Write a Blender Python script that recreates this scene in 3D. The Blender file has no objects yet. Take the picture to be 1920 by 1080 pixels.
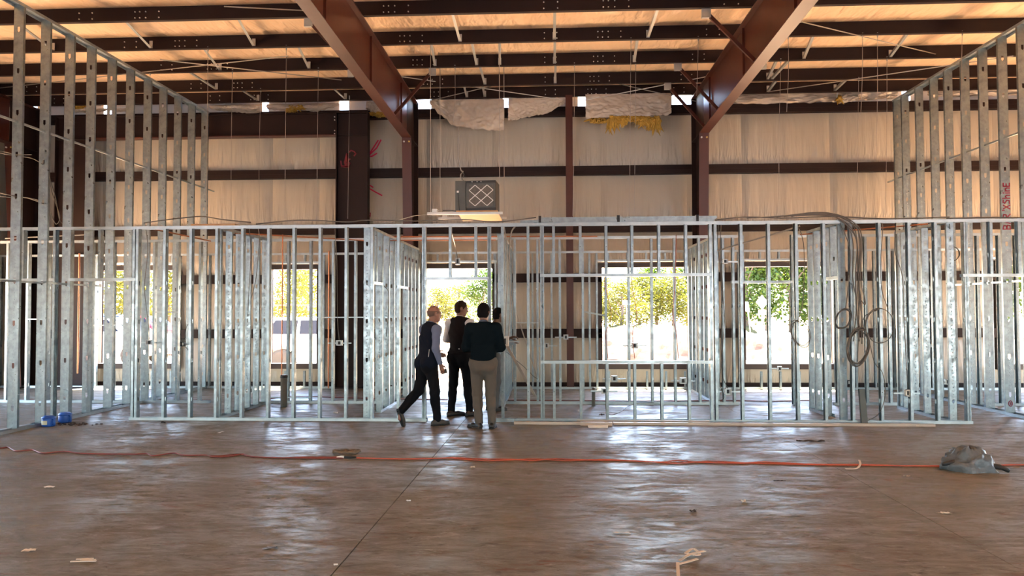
import bpy, math, random
import numpy as np
from mathutils import Vector, Matrix, noise
C = bpy.context.scene
COL = C.collection
PI = math.pi
rnd = random.Random(7)

# ------------------------------------------------------------------ camera, sky, sun, exposure
HC, FPX = 1.71, 1390.0
YAW, PITCH, ROLL = math.atan(70/FPX), math.atan(42/FPX), -0.003
cam = bpy.data.cameras.new('camera')
cam.sensor_width = 36.0
cam.lens = FPX/1920*36.0
cam.clip_end = 500
camo = bpy.data.objects.new('camera', cam); COL.objects.link(camo)
CR = Matrix.Rotation(YAW, 3, 'Z') @ Matrix.Rotation(PI/2+PITCH, 3, 'X') @ Matrix.Rotation(ROLL, 3, 'Z')
camo.matrix_world = Matrix.Translation((0, 0, HC)) @ CR.to_4x4()
C.camera = camo
C.view_settings.view_transform = 'Standard'
C.view_settings.look = 'None'
C.view_settings.gamma = 1.0
C.view_settings.use_curve_mapping = False
C.view_settings.exposure = 3.5
C.cycles.diffuse_bounces = 6

world = bpy.data.worlds.new('sky'); C.world = world; world.use_nodes = True
wn = world.node_tree; wn.nodes.clear()
wo = wn.nodes.new('ShaderNodeOutputWorld'); wb = wn.nodes.new('ShaderNodeBackground')
sk = wn.nodes.new('ShaderNodeTexSky'); sk.sky_type = 'NISHITA'; sk.sun_disc = False
sk.sun_elevation = math.radians(60); sk.sun_rotation = math.radians(12)
sk.air_density = 1.0; sk.dust_density = 1.2; sk.ozone_density = 1.0
wb.inputs['Strength'].default_value = 0.26
wn.links.new(sk.outputs[0], wb.inputs[0]); wn.links.new(wb.outputs[0], wo.inputs[0])
sl = bpy.data.lights.new('sun', 'SUN'); sl.energy = 9.0; sl.angle = math.radians(0.6); sl.color = (1.0, .93, .82)
so = bpy.data.objects.new('sun', sl); COL.objects.link(so)
el, az = math.radians(67), math.radians(14)          # the sun stands beyond the back wall
sd = Vector((math.sin(az)*math.cos(el), math.cos(az)*math.cos(el), math.sin(el)))
so.rotation_euler = sd.to_track_quat('Z', 'Y').to_euler()

def P(px, py, X=None, Y=None, Z=None):
    """the point that shows at photo pixel (px,py) on a world plane X=, Y= or Z="""
    d = CR @ Vector(((px-960)/FPX, -(py-540)/FPX, -1.0))
    o = Vector((0, 0, HC))
    if Y is not None: t = Y/d.y
    elif Z is not None: t = (Z-HC)/d.z
    else: t = X/d.x
    return o + d*t
def PX(px, Y, py=582): return P(px, py, Y=Y).x
def PZ(py, Y, px=1030): return P(px, py, Y=Y).z

# ------------------------------------------------------------------ materials
MATS = {}
def mat(name, col, rough=.6, metal=0., var=.0, vscale=4., bump=0., bscale=40., stretch=(1, 1, 1), rvar=0., coord='Object', spec=.5, col2=None, emit=None, trans=0.):
    m = bpy.data.materials.new(name); m.use_nodes = True
    n, l = m.node_tree.nodes, m.node_tree.links
    b = n['Principled BSDF']
    b.inputs['Base Color'].default_value = (*col, 1)
    b.inputs['Roughness'].default_value = rough
    b.inputs['Metallic'].default_value = metal
    b.inputs['Specular IOR Level'].default_value = spec
    if trans:
        b.inputs['Transmission Weight'].default_value = trans
    if emit:
        b.inputs['Emission Color'].default_value = (*emit[0], 1); b.inputs['Emission Strength'].default_value = emit[1]
    if var or bump or rvar:
        tc = n.new('ShaderNodeTexCoord'); mp = n.new('ShaderNodeMapping')
        mp.inputs['Scale'].default_value = stretch
        l.new(tc.outputs[coord], mp.inputs['Vector'])
    if var or rvar:
        nz = n.new('ShaderNodeTexNoise'); nz.inputs['Scale'].default_value = vscale; nz.inputs['Detail'].default_value = 6
        nz.inputs['Roughness'].default_value = .6
        l.new(mp.outputs[0], nz.inputs['Vector'])
        rp = n.new('ShaderNodeMapRange'); rp.inputs[1].default_value = .32; rp.inputs[2].default_value = .68
        l.new(nz.outputs[0], rp.inputs[0])
    if var:
        mx = n.new('ShaderNodeMix'); mx.data_type = 'RGBA'
        c2 = col2 or tuple(c*(1-var) for c in col)
        mx.inputs[6].default_value = (*col, 1); mx.inputs[7].default_value = (*c2, 1)
        l.new(rp.outputs[0], mx.inputs[0]); l.new(mx.outputs[2], b.inputs['Base Color'])
    if rvar:
        r2 = n.new('ShaderNodeMapRange'); r2.inputs[3].default_value = rough-rvar; r2.inputs[4].default_value = rough+rvar
        l.new(rp.outputs[0], r2.inputs[0]); l.new(r2.outputs[0], b.inputs['Roughness'])
    if bump:
        nb = n.new('ShaderNodeTexNoise'); nb.inputs['Scale'].default_value = bscale; nb.inputs['Detail'].default_value = 4
        l.new(mp.outputs[0], nb.inputs['Vector'])
        bp = n.new('ShaderNodeBump'); bp.inputs['Strength'].default_value = bump; bp.inputs['Distance'].default_value = .02
        l.new(nb.outputs[0], bp.inputs['Height']); l.new(bp.outputs[0], b.inputs['Normal'])
    MATS[name] = m
    return m

galv = mat('galvanized_steel', (.37, .43, .45), .36, .92, var=.36, vscale=9, bump=.08, bscale=14, rvar=.10)
galv2 = mat('galvanized_track', (.47, .53, .55), .36, .80, var=.2, vscale=6, rvar=.08)
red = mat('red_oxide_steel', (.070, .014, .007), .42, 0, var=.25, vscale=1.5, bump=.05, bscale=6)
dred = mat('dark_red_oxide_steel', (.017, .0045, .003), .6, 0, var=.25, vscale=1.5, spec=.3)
boltm = mat('bolt_zinc', (.75, .74, .70), .35, .7)
yelbolt = mat('bolt_yellow', (.55, .38, .10), .4, .5)
wood = mat('pine_wood', (.52, .30, .14), .65, 0, var=.35, vscale=5, stretch=(1, 8, 8))
black = mat('black_rubber', (.012, .012, .013), .55)
cablem = mat('grey_cable_jacket', (.10, .092, .080), .55)
mcable = mat('armoured_cable', (.30, .29, .27), .45, .5)
steelwire = mat('steel_wire', (.42, .38, .34), .4, .6)
copper = mat('copper_pipe', (.50, .20, .10), .4, .6)
orange = mat('orange_cord_jacket', (.42, .075, .035), .5)
dorange = mat('dark_red_cord_jacket', (.20, .04, .030), .5)
white = mat('white_plastic', (.75, .74, .70), .45)
greypl = mat('grey_plastic_bag', (.10, .115, .125), .38, bump=.5, bscale=25)
blue = mat('blue_plastic', (.012, .09, .42), .4)
labelm = mat('jar_label', (.62, .62, .45), .6)
pvc = mat('grey_pipe', (.24, .22, .19), .6, var=.2)
beige = mat('beige_trim_metal', (.50, .43, .36), .5, var=.15, vscale=3)
pinkpaint = mat('pink_spray_paint', (.62, .012, .075), .6)
redink = mat('red_marker', (.30, .010, .045), .6)
dullpaint = mat('faded_pink_spray_paint', (.21, .018, .028), .6)
yellowfib = mat('yellow_fiberglass', (.60, .36, .06), .95, var=.45, vscale=18, bump=.8, bscale=60)
scrapm = mat('pale_scrap', (.62, .52, .40), .8)
darkscrap = mat('dark_scrap', (.05, .03, .022), .8)
unitm = mat('dark_grey_cabinet', (.10, .105, .095), .5, .2, var=.2)
unitd = mat('black_cabinet_frame', (.030, .030, .030), .5)
filterm = mat('filter_media', (.16, .145, .125), .85, var=.3, vscale=30)
plym = mat('plywood', (.70, .36, .14), .7, var=.3, vscale=4, stretch=(1, 9, 1))
galvbox = mat('box_steel', (.50, .52, .52), .4, .7)
winrubber = mat('window_rubber', (.02, .02, .02), .7)  # plain near-black rubber, no glow

def insul(name, col, pleat=1.0, axis='x'):
    """white-faced insulation, its light put into col, with gathered pleats that gather towards the lower edge of each panel"""
    m = bpy.data.materials.new(name); m.use_nodes = True
    n, l = m.node_tree.nodes, m.node_tree.links; b = n['Principled BSDF']
    b.inputs['Roughness'].default_value = .36
    b.inputs['Base Color'].default_value = (*col, 1)
    tc = n.new('ShaderNodeTexCoord')
    def nz(scale, st, det=2):
        mp = n.new('ShaderNodeMapping'); mp.inputs['Scale'].default_value = st; l.new(tc.outputs['Object'], mp.inputs[0])
        z = n.new('ShaderNodeTexNoise'); z.inputs['Scale'].default_value = scale; z.inputs['Detail'].default_value = det; z.inputs['Distortion'].default_value = .3
        l.new(mp.outputs[0], z.inputs['Vector']); return z
    if axis == 'x': a, w = nz(11, (1, 1, .10)), nz(1.6, (1, 1, .45))
    else: a, w = nz(6, (1, .35, 1)), nz(1.2, (1, .7, 1))
    mul = n.new('ShaderNodeMath'); mul.operation = 'MULTIPLY'; l.new(a.outputs[0], mul.inputs[0])
    if axis == 'x':
        sp = n.new('ShaderNodeSeparateXYZ'); l.new(tc.outputs['Generated'], sp.inputs[0])
        mr = n.new('ShaderNodeMapRange'); mr.inputs[1].default_value = .62; mr.inputs[2].default_value = 0.; mr.inputs[3].default_value = .16; mr.inputs[4].default_value = 1.0
        l.new(sp.outputs[2], mr.inputs[0]); l.new(mr.outputs[0], mul.inputs[1])
    else: mul.inputs[1].default_value = .6
    ad = n.new('ShaderNodeMath'); ad.operation = 'MULTIPLY_ADD'; l.new(w.outputs[0], ad.inputs[0]); ad.inputs[1].default_value = 1.2; l.new(mul.outputs[0], ad.inputs[2])
    bp = n.new('ShaderNodeBump'); bp.inputs['Strength'].default_value = .8*pleat; bp.inputs['Distance'].default_value = .09
    l.new(ad.outputs[0], bp.inputs['Height']); l.new(bp.outputs[0], b.inputs['Normal'])
    return m
insw = insul('wall_facing_dimmed', (.46, .405, .325))  # white facing darkened, the dimmer wall light put into its colour
insr = insul('roof_facing_orange_lit', (.95, .68, .44), 1.7, 'y')  # same white facing, warm bounce from below put into its colour
sheetm = mat('torn_vapour_sheet', (.56, .47, .38), .14, bump=.3, bscale=16)
baresheet = mat('dark_unseen_wall_sheet', (.16, .16, .16), .6)  # dark tone picked to dim the unseen wall's reflection in the studs
outwall = mat('white_wall_panel', (.72, .74, .78), .5)

def floor_material():
    m = bpy.data.materials.new('muddy_concrete'); m.use_nodes = True
    n, l = m.node_tree.nodes, m.node_tree.links; b = n['Principled BSDF']
    tc = n.new('ShaderNodeTexCoord')
    def nz(scale, det=5, rough=.6, dist=0., st=(1, 1, 1)):
        mp = n.new('ShaderNodeMapping'); mp.inputs['Scale'].default_value = st; l.new(tc.outputs['Object'], mp.inputs[0])
        z = n.new('ShaderNodeTexNoise'); z.inputs['Scale'].default_value = scale; z.inputs['Detail'].default_value = det
        z.inputs['Roughness'].default_value = rough; z.inputs['Distortion'].default_value = dist
        l.new(mp.outputs[0], z.inputs['Vector']); return z
    def ramp(src, a, c, lo=0., hi=1.):
        r = n.new('ShaderNodeMapRange'); r.inputs[1].default_value = a; r.inputs[2].default_value = c; r.inputs[3].default_value = lo; r.inputs[4].default_value = hi
        l.new(src.outputs[0], r.inputs[0]); return r
    def mix(fac, c1, c2):
        x = n.new('ShaderNodeMix'); x.data_type = 'RGBA'; l.new(fac.outputs[0], x.inputs[0])
        for i, c in ((6, c1), (7, c2)):
            if isinstance(c, tuple): x.inputs[i].default_value = (*c, 1)
            else: l.new(c.outputs[2], x.inputs[i])
        return x
    big = ramp(nz(.55, 4, .6, .6), .38, .62)
    mid = ramp(nz(2.6, 7, .7, 1.2, (.7, 1.4, 1)), .42, .60)
    fine = ramp(nz(11, 7, .75, .8, (.5, 1.3, 1)), .54, .66)
    pale = ramp(nz(6.5, 8, .78, 1.5, (.45, 1.5, 1)), .55, .66)
    dirt = ramp(nz(4.5, 8, .75, 1.3, (.45, 1.4, 1)), .56, .67)
    dark = ramp(nz(22, 5, .7, .6, (.45, 1.2, 1)), .63, .70)
    c = mix(big, (.156, .140, .103), (.134, .106, .071))
    c = mix(mid, c, (.182, .163, .124))
    c = mix(pale, c, (.27, .25, .21))
    c = mix(fine, c, (.088, .066, .042))
    c = mix(dirt, c, (.150, .068, .036))
    c = mix(dark, c, (.042, .027, .018))
    l.new(c.outputs[2], b.inputs['Base Color'])
    ro = ramp(nz(.9, 4, .6, .5), .40, .62, .14, .40)
    r2 = ramp(nz(4.2, 7, .75, .9, (.55, 1.5, 1)), .44, .60, .15, .46)
    ad = n.new('ShaderNodeMath'); ad.operation = 'ADD'; l.new(ro.outputs[0], ad.inputs[0]); l.new(r2.outputs[0], ad.inputs[1])
    l.new(ad.outputs[0], b.inputs['Roughness'])
    b.inputs['Specular IOR Level'].default_value = .24
    h = nz(9, 7, .7, .5, (.6, 1.3, 1)); bp = n.new('ShaderNodeBump'); bp.inputs['Strength'].default_value = .5; bp.inputs['Distance'].default_value = .012
    l.new(h.outputs[0], bp.inputs['Height']); l.new(bp.outputs[0], b.inputs['Normal'])
    return m
floorm = floor_material()

# ------------------------------------------------------------------ mesh helpers
class MB:
    def __init__(s): s.v = []; s.f = []; s.m = []
    def add(s, vs, fs, mi=0):
        o = len(s.v); s.v += [tuple(v) for v in vs]; s.f += [tuple(i+o for i in f) for f in fs]; s.m += [mi]*len(fs); return s
    def box(s, lo, hi, mi=0):
        x0, y0, z0 = lo; x1, y1, z1 = hi
        return s.add([(x0, y0, z0), (x1, y0, z0), (x1, y1, z0), (x0, y1, z0), (x0, y0, z1), (x1, y0, z1), (x1, y1, z1), (x0, y1, z1)],
                     [(0, 3, 2, 1), (4, 5, 6, 7), (0, 1, 5, 4), (1, 2, 6, 5), (2, 3, 7, 6), (3, 0, 4, 7)], mi)
    def cbox(s, c, d, mi=0): return s.box([c[i]-d[i]/2 for i in range(3)], [c[i]+d[i]/2 for i in range(3)], mi)
    def bar(s, a, b, w, h, up=(0, 0, 1), mi=0):
        a, b = Vector(a), Vector(b); d = (b-a).normalized(); u = Vector(up)
        if abs(d.dot(u)) > .98: u = Vector((0, 1, 0))
        r = d.cross(u).normalized(); u = r.cross(d)
        vs = [p + r*(sx*w/2) + u*(sy*h/2) for p in (a, b) for sx, sy in ((-1, -1), (1, -1), (1, 1), (-1, 1))]
        return s.add(vs, [(0, 1, 2, 3), (7, 6, 5, 4), (0, 4, 5, 1), (1, 5, 6, 2), (2, 6, 7, 3), (3, 7, 4, 0)], mi)
    def prism(s, prof, o, ua, ub, uc, L, mi=0):
        """closed 2-D profile (list of (a,b)) extruded L along uc from o"""
        o, ua, ub, uc = Vector(o), Vector(ua), Vector(ub), Vector(uc); k = len(prof)
        v0 = [o+ua*a+ub*b for a, b in prof]; v1 = [p+uc*L for p in v0]
        fs = [(i, (i+1) % k, k+(i+1) % k, k+i) for i in range(k)]
        return s.add(v0+v1, fs+[tuple(range(k))[::-1], tuple(range(k, 2*k))], mi)
    def tube(s, pts, r, n=6, mi=0, cap=True):
        pts = [Vector(p) for p in pts]; k = len(pts); t0 = (pts[1]-pts[0]).normalized()
        u = t0.orthogonal().normalized(); vs = []
        for i, p in enumerate(pts):
            t = (pts[min(i+1, k-1)]-pts[max(i-1, 0)])
            t = t.normalized() if t.length > 1e-9 else t0
            u = (u - t*u.dot(t)); u = u.normalized() if u.length > 1e-6 else t.orthogonal().normalized()
            w = t.cross(u); rr = r[i] if isinstance(r, (list, tuple)) else r
            vs += [p+(u*math.cos(2*PI*j/n)+w*math.sin(2*PI*j/n))*rr for j in range(n)]
        fs = [(i*n+j, i*n+(j+1) % n, (i+1)*n+(j+1) % n, (i+1)*n+j) for i in range(k-1) for j in range(n)]
        if cap: fs += [tuple(range(n))[::-1], tuple(range((k-1)*n, k*n))]
        return s.add(vs, fs, mi)
    def lathe(s, prof, c=(0, 0, 0), n=16, mi=0, axis='z'):
        vs = []; k = len(prof)
        for r, h in prof:
            for j in range(n):
                a = 2*PI*j/n; x, y = r*math.cos(a), r*math.sin(a)
                q = (x, y, h) if axis == 'z' else ((x, h, y) if axis == 'y' else (h, x, y))
                vs.append(tuple(c[i]+q[i] for i in range(3)))
        fs = [(i*n+j, i*n+(j+1) % n, (i+1)*n+(j+1) % n, (i+1)*n+j) for i in range(k-1) for j in range(n)]
        fs += [tuple(range(n))[::-1], tuple(range((k-1)*n, k*n))]
        return s.add(vs, fs, mi)
    def grid(s, fn, nu, nv, mi=0):
        vs = [fn(i/nu, j/nv) for j in range(nv+1) for i in range(nu+1)]
        fs = [(j*(nu+1)+i, j*(nu+1)+i+1, (j+1)*(nu+1)+i+1, (j+1)*(nu+1)+i) for j in range(nv) for i in range(nu)]
        return s.add(vs, fs, mi)
    def mesh(s, name, mats, smooth=False):
        me = bpy.data.meshes.new(name); me.from_pydata(s.v, [], s.f)
        for m in (mats if isinstance(mats, (list, tuple)) else [mats]): me.materials.append(m)
        if any(s.m): me.polygons.foreach_set('material_index', s.m)
        if smooth: me.polygons.foreach_set('use_smooth', [True]*len(me.polygons))
        me.update(); return me
    def build(s, name, mats, parent=None, smooth=False, loc=None):
        return link(name, s.mesh(name, mats, smooth), parent, loc)
def link(name, me, parent=None, loc=None, rz=0.):
    o = bpy.data.objects.new(name, me); COL.objects.link(o)
    if parent is not None: o.parent = parent
    if loc is not None: o.location = loc
    if rz: o.rotation_euler = (0, 0, rz)
    return o
def tag(o, label=None, cat=None, group=None, kind=None):
    if label: o['label'] = label
    if cat: o['category'] = cat
    if group: o['group'] = group
    if kind: o['kind'] = kind
    return o
def thing(name, label, cat, loc=(0, 0, 0), rz=0., group=None):
    o = bpy.data.objects.new(name, None); COL.objects.link(o); o.location = loc; o.rotation_euler = (0, 0, rz)
    o.empty_display_size = .1
    return tag(o, label, cat, group)
def struct(name): 
    o = bpy.data.objects.new(name, None); COL.objects.link(o); o['kind'] = 'structure'; return o
def smoothpath(pts, n=8):
    """Catmull-Rom through pts"""
    p = [Vector(q) for q in pts]; p = [p[0]*2-p[1]]+p+[p[-1]*2-p[-2]]; out = []
    for i in range(1, len(p)-2):
        for k in range(n):
            t = k/n; a, b, c, d = p[i-1:i+3]
            out.append(.5*((2*b)+(c-a)*t+(2*a-5*b+4*c-d)*t*t+(3*b-a-3*c+d)*t**3))
    return out+[p[-2]]
def bevel(o, w=.01, seg=2):
    md = o.modifiers.new('bevel', 'BEVEL'); md.width = w; md.segments = seg; md.limit_method = 'ANGLE'; return o
# ------------------------------------------------------------------ the building
YB = 16.8                     # inner face of the back wall insulation
ZP = 6.43                     # underside of the purlins
XL, XR, YR = -12.6, 12.6, -6.0
DEPTHS = dict(f=11.45, s=13.6, b=16.2)

RDH = 2.2  # head of the unseen rear openings, lowered to darken the upper studs
# floor: slabs between saw-cut joints
flo = struct('floor')
jl0, jl1 = P(621, 1079, Z=0), P(855, 806.6, Z=0)
jr0, jr1 = P(1920, 1072, Z=0), P(1427.7, 799.5, Z=0)
def xat(a, b, y): return a.x+(b.x-a.x)*(y-a.y)/(b.y-a.y)
GAP, GAPR = .008, .004
ys = (YR, 17.0)
edges = [(XL, XL)] + [tuple(xat(jl0, jl1, y) for y in ys), tuple(xat(jr0, jr1, y) for y in ys)] + [(XR, XR)]
for i in range(3):
    (a0, a1), (b0, b1) = edges[i], edges[i+1]
    ga = (GAP if i == 1 else GAPR)/2 if i > 0 else 0; gb = (GAP if i == 0 else GAPR)/2 if i < 2 else 0
    MB().prism([(a0+ga, ys[0]), (b0-gb, ys[0]), (b1-gb, ys[1]), (a1+ga, ys[1])], (0, 0, -.10), (1, 0, 0), (0, 1, 0), (0, 0, 1), .10).build('slab', floorm, flo)
jm = mat('joint_dirt', (.05, .035, .028), .9)
MB().box((XL, YR, -.2), (XR, 17.0, -.10)).build('joint_bed', jm, flo)

# purlin line positions towards the camera
PUR = [16.35, 15.45, 14.22, 12.95, 11.65, 10.35, 9.05]
ceil = struct('ceiling')
lines = [17.0, 16.35, 15.45, 14.22, 12.95, 11.65, 10.35, 9.05] + [9.05-1.3*k for k in range(1, 12)]
for i in range(len(lines)-1):
    y1, y0 = lines[i], lines[i+1]
    mb = MB(); nu, nv = 64, 5
    def fn(u, v):
        x = XL+(XR-XL)*u; y = y0+(y1-y0)*v
        return (x, y, ZP+.255-.05*math.sin(PI*v)-.010*noise.noise((x*1.2, y*.6, 3.1)))
    mb.grid(fn, nu, nv)
    mb.f = [f[::-1] for f in mb.f]
    mb.build('insulation_panel', insr, ceil, smooth=True)
MB().box((XL-.1, YR, ZP+.30), (XR+.1, 17.3, ZP+.36)).build('roof_deck', outwall, ceil)

# back wall openings (x0,x1,z0,z1)
zs, zh = PZ(681, YB), PZ(503, YB)
wins = [(190, 332), (510, 598), (800, 924), (1128, 1290), (1394, 1560), (1868, 1985)]
OP = [[PX(a, YB), PX(b, YB), zs, zh] for a, b in wins]
OP[2][2] = 0.0
wb_ = struct('wall_back')
girt_y = [PZ(y, YB-.1) for y in (625, 521, 428, 321, 210)]
gz = [0.05] + girt_y
GH = .20
def cut(x0, x1, z0, z1):
    """rectangles of a panel bay left after the openings"""
    xs = sorted({x0, x1, *[x for o in OP for x in o[:2] if x0 < x < x1]}); out = []
    for a, b in zip(xs, xs[1:]):
        zz = [(z0, z1)]
        for o in OP:
            if o[0] < (a+b)/2 < o[1]:
                zz = [q for s, e in zz for q in ((s, min(e, o[2])), (max(s, o[3]), e)) if q[1]-q[0] > .02]
        out += [(a, b, s, e) for s, e in zz]
    return out
cols_px = [-60, 60, 145, 658, 767, 1069, 1320, 1700, 2010]
cx = [PX(c, YB) for c in cols_px]
panel_edges = [XL]+cx+[XR]
for i in range(len(panel_edges)-1):
    for j in range(len(gz)-1):
        z0 = gz[j]+(GH/2 if j else 0); z1 = gz[j+1]-GH/2
        for (a, b, s, e) in cut(panel_edges[i], panel_edges[i+1], z0, z1):
            W, H = b-a, e-s
            nu, nv = max(2, int(W/.12)), max(2, int(H/.2))
            ph = rnd.random()*9
            def fn(u, v):
                x, z = W*u, H*v
                bul = .05*min(1, 6*v*(1-v))*min(1, 8*u*(1-u)*W)
                rip = .010*noise.noise((x*5+ph, 0, z*.5))*(1-v)
                return (x, -bul-rip, z)
            pn = MB().grid(fn, nu, nv).build('insulation_panel', insw, wb_, smooth=True, loc=(a, YB, s))
            if i == 4 and j in (2, 3): pn['_mark'] = j
# outer sheeting behind the insulation and between, also keeps the light out
for (a, b, s, e) in cut(XL, XR, 0, gz[-1]+.06):
    MB().box((a, YB+.03, s), (b, YB+.07, e)).build('wall_sheet', outwall, wb_)
# girts: C sections with the web to the room
def csec(w, d, t=.008): return [(-w/2, 0), (w/2, 0), (w/2, d), (w/2-t, d), (w/2-t, t), (-w/2+t, t), (-w/2+t, d), (-w/2, d)]
gx = [XL]+[PX(c, YB-.2) for c in (15, 145, 658, 767, 1069, 1320)]+[XR]
for z in girt_y:
    for a, b in zip(gx, gx[1:]):
        segs = [(a, b)]
        for o in OP:
            if o[2]-.05 < z < o[3]+.05: segs = [q for s, e in segs for q in ((s, min(e, o[0])), (max(s, o[1]), e)) if q[1]-q[0] > .03]
        for s, e in segs:
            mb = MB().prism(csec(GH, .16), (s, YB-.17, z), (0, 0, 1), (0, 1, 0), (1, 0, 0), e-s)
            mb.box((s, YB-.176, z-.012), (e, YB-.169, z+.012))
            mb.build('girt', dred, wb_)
MB().box((XL, YB-.02, 0), (OP[2][0], YB+.03, .09)).build('base_angle', dred, wb_)
MB().box((OP[2][1], YB-.02, 0), (XR, YB+.03, .09)).build('base_angle', dred, wb_)
# upper strip: sheeting returns between the torn sheets, gaps left open to the sky
for a, b in ((-60, 40), (62, 188), (203, 488), (500, 634), (652, 782), (808, 944), (957, 1086), (1102, 1264), (1302, 1700), (1716, 1980)):
    MB().box((PX(a, YB), YB+.03, gz[-1]+.06), (PX(b, YB), YB+.07, ZP+.30)).build('wall_sheet', outwall, wb_)
# side walls: clad above, openings added below for bounce light; the wall behind the camera has low unseen openings sized for fill light
ZO = 2.7  # head of the added side openings, set for ground bounce onto the ceiling
for nm, x, sx in (('wall_left', XL, -1), ('wall_right', XR, 1)):
    w = struct(nm)
    for ya, yb_ in ((YR, 2.0), (2.0, 9.0), (9.0, 15.0), (15.0, 16.75)):
        MB().box((x, ya+.02, 0 if ya in (2.0, 15.0) else ZO), (x+sx*.1, yb_-.02, ZP+.3)).build('insulation_panel', insw, w)
    MB().box((x+sx*.11, YR, ZO), (x+sx*.16, 17.0, ZP+.3)).build('wall_sheet', outwall, w)
    MB().box((x+sx*.11, 15.0, 0), (x+sx*.16, 17.0, ZO)).build('wall_sheet', outwall, w)
    MB().box((x+sx*.11, 2.0, 0), (x+sx*.16, 9.0, ZO)).build('wall_sheet', outwall, w)  # closed stretch added to keep outdoor glare off the tall studs
    for yy in (YR+.1, 2.0, 9.0, 16.0): MB().box((x-.12, yy-.1, 0), (x+.12, yy+.1, ZO)).build('light_opening_post', red, w)
w = struct('wall_front')
MB().box((XL, YR-.1, RDH), (XR, YR, ZP+.3)).build('insulation_panel', baresheet, w)  # unseen, kept dark to cut reflections in the studs
MB().box((XL, YR-.16, RDH), (XR, YR-.11, ZP+.3)).build('wall_sheet', outwall, w)
for xa, xb in ((XL, XL+4.0), (-3.4, 3.4), (XR-4.0, XR)): MB().box((xa, YR-.16, 0), (xb, YR, RDH)).build('wall_pier', baresheet, w)

# window and door surrounds
framem = mat('dark_bronze_frame', (.045, .028, .024), .5)
for i, o in enumerate(OP):
    x0, x1, z0, z1 = o
    w = struct(('window_%d' % (i+1 if i < 2 else i)) if i != 2 else 'door_1')
    MB().box((x0-.10, YB-.17, z1), (x1+.10, YB+.08, z1+.10)).build('head', framem, w)
    for xx in (x0-.10, x1): MB().box((xx, YB-.17, z0-.12 if i != 2 else 0), (xx+.10, YB+.08, z1)).build('jamb', framem, w)
    if i != 2: MB().box((x0, YB-.17, z0-.12), (x1, YB+.08, z0)).build('sill', framem, w)
    else: MB().box((x0, YB-.1, 0), (x1, YB+.1, .012)).build('threshold', galv, w)

# columns and frames
def ibeam(mb, a, b, up, depth, width, tf=.02, tw=.012, mi=0, side=None):
    """I section from a to b; depth measured along 'up'"""
    a, b, up = Vector(a), Vector(b), Vector(up)
    mb.bar(a, b, tw, depth-2*tf, up, mi)
    for s in (-1, 1): mb.bar(a+up*s*(depth-tf)/2, b+up*s*(depth-tf)/2, width, tf, up, mi)
    return mb
def bolts(mb, pts, r=.02, d=(0, -1, 0), mi=0):
    d = Vector(d)
    for p in pts: mb.tube([Vector(p), Vector(p)+d*.018], r, 6, mi)
    return mb
# slim wind post
xw = PX(1069, 16.25)
t = thing('steel_column', 'slim dark red post standing between the entrance and the wide window bay', 'column', (xw, 16.33, 0))
for nm, lo, hi in (('front_flange', (-.075, -.10, 0), (.075, -.085, ZP+.02)), ('web', (-.006, -.085, 0), (.006, .085, ZP+.02)), ('rear_flange', (-.075, .085, 0), (.075, .10, ZP+.02))):
    MB().box(lo, hi).build(nm, red, t)
MB().box((-.12, -.14, 0), (.12, .14, .02)).build('base_plate', dred, t)
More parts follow.
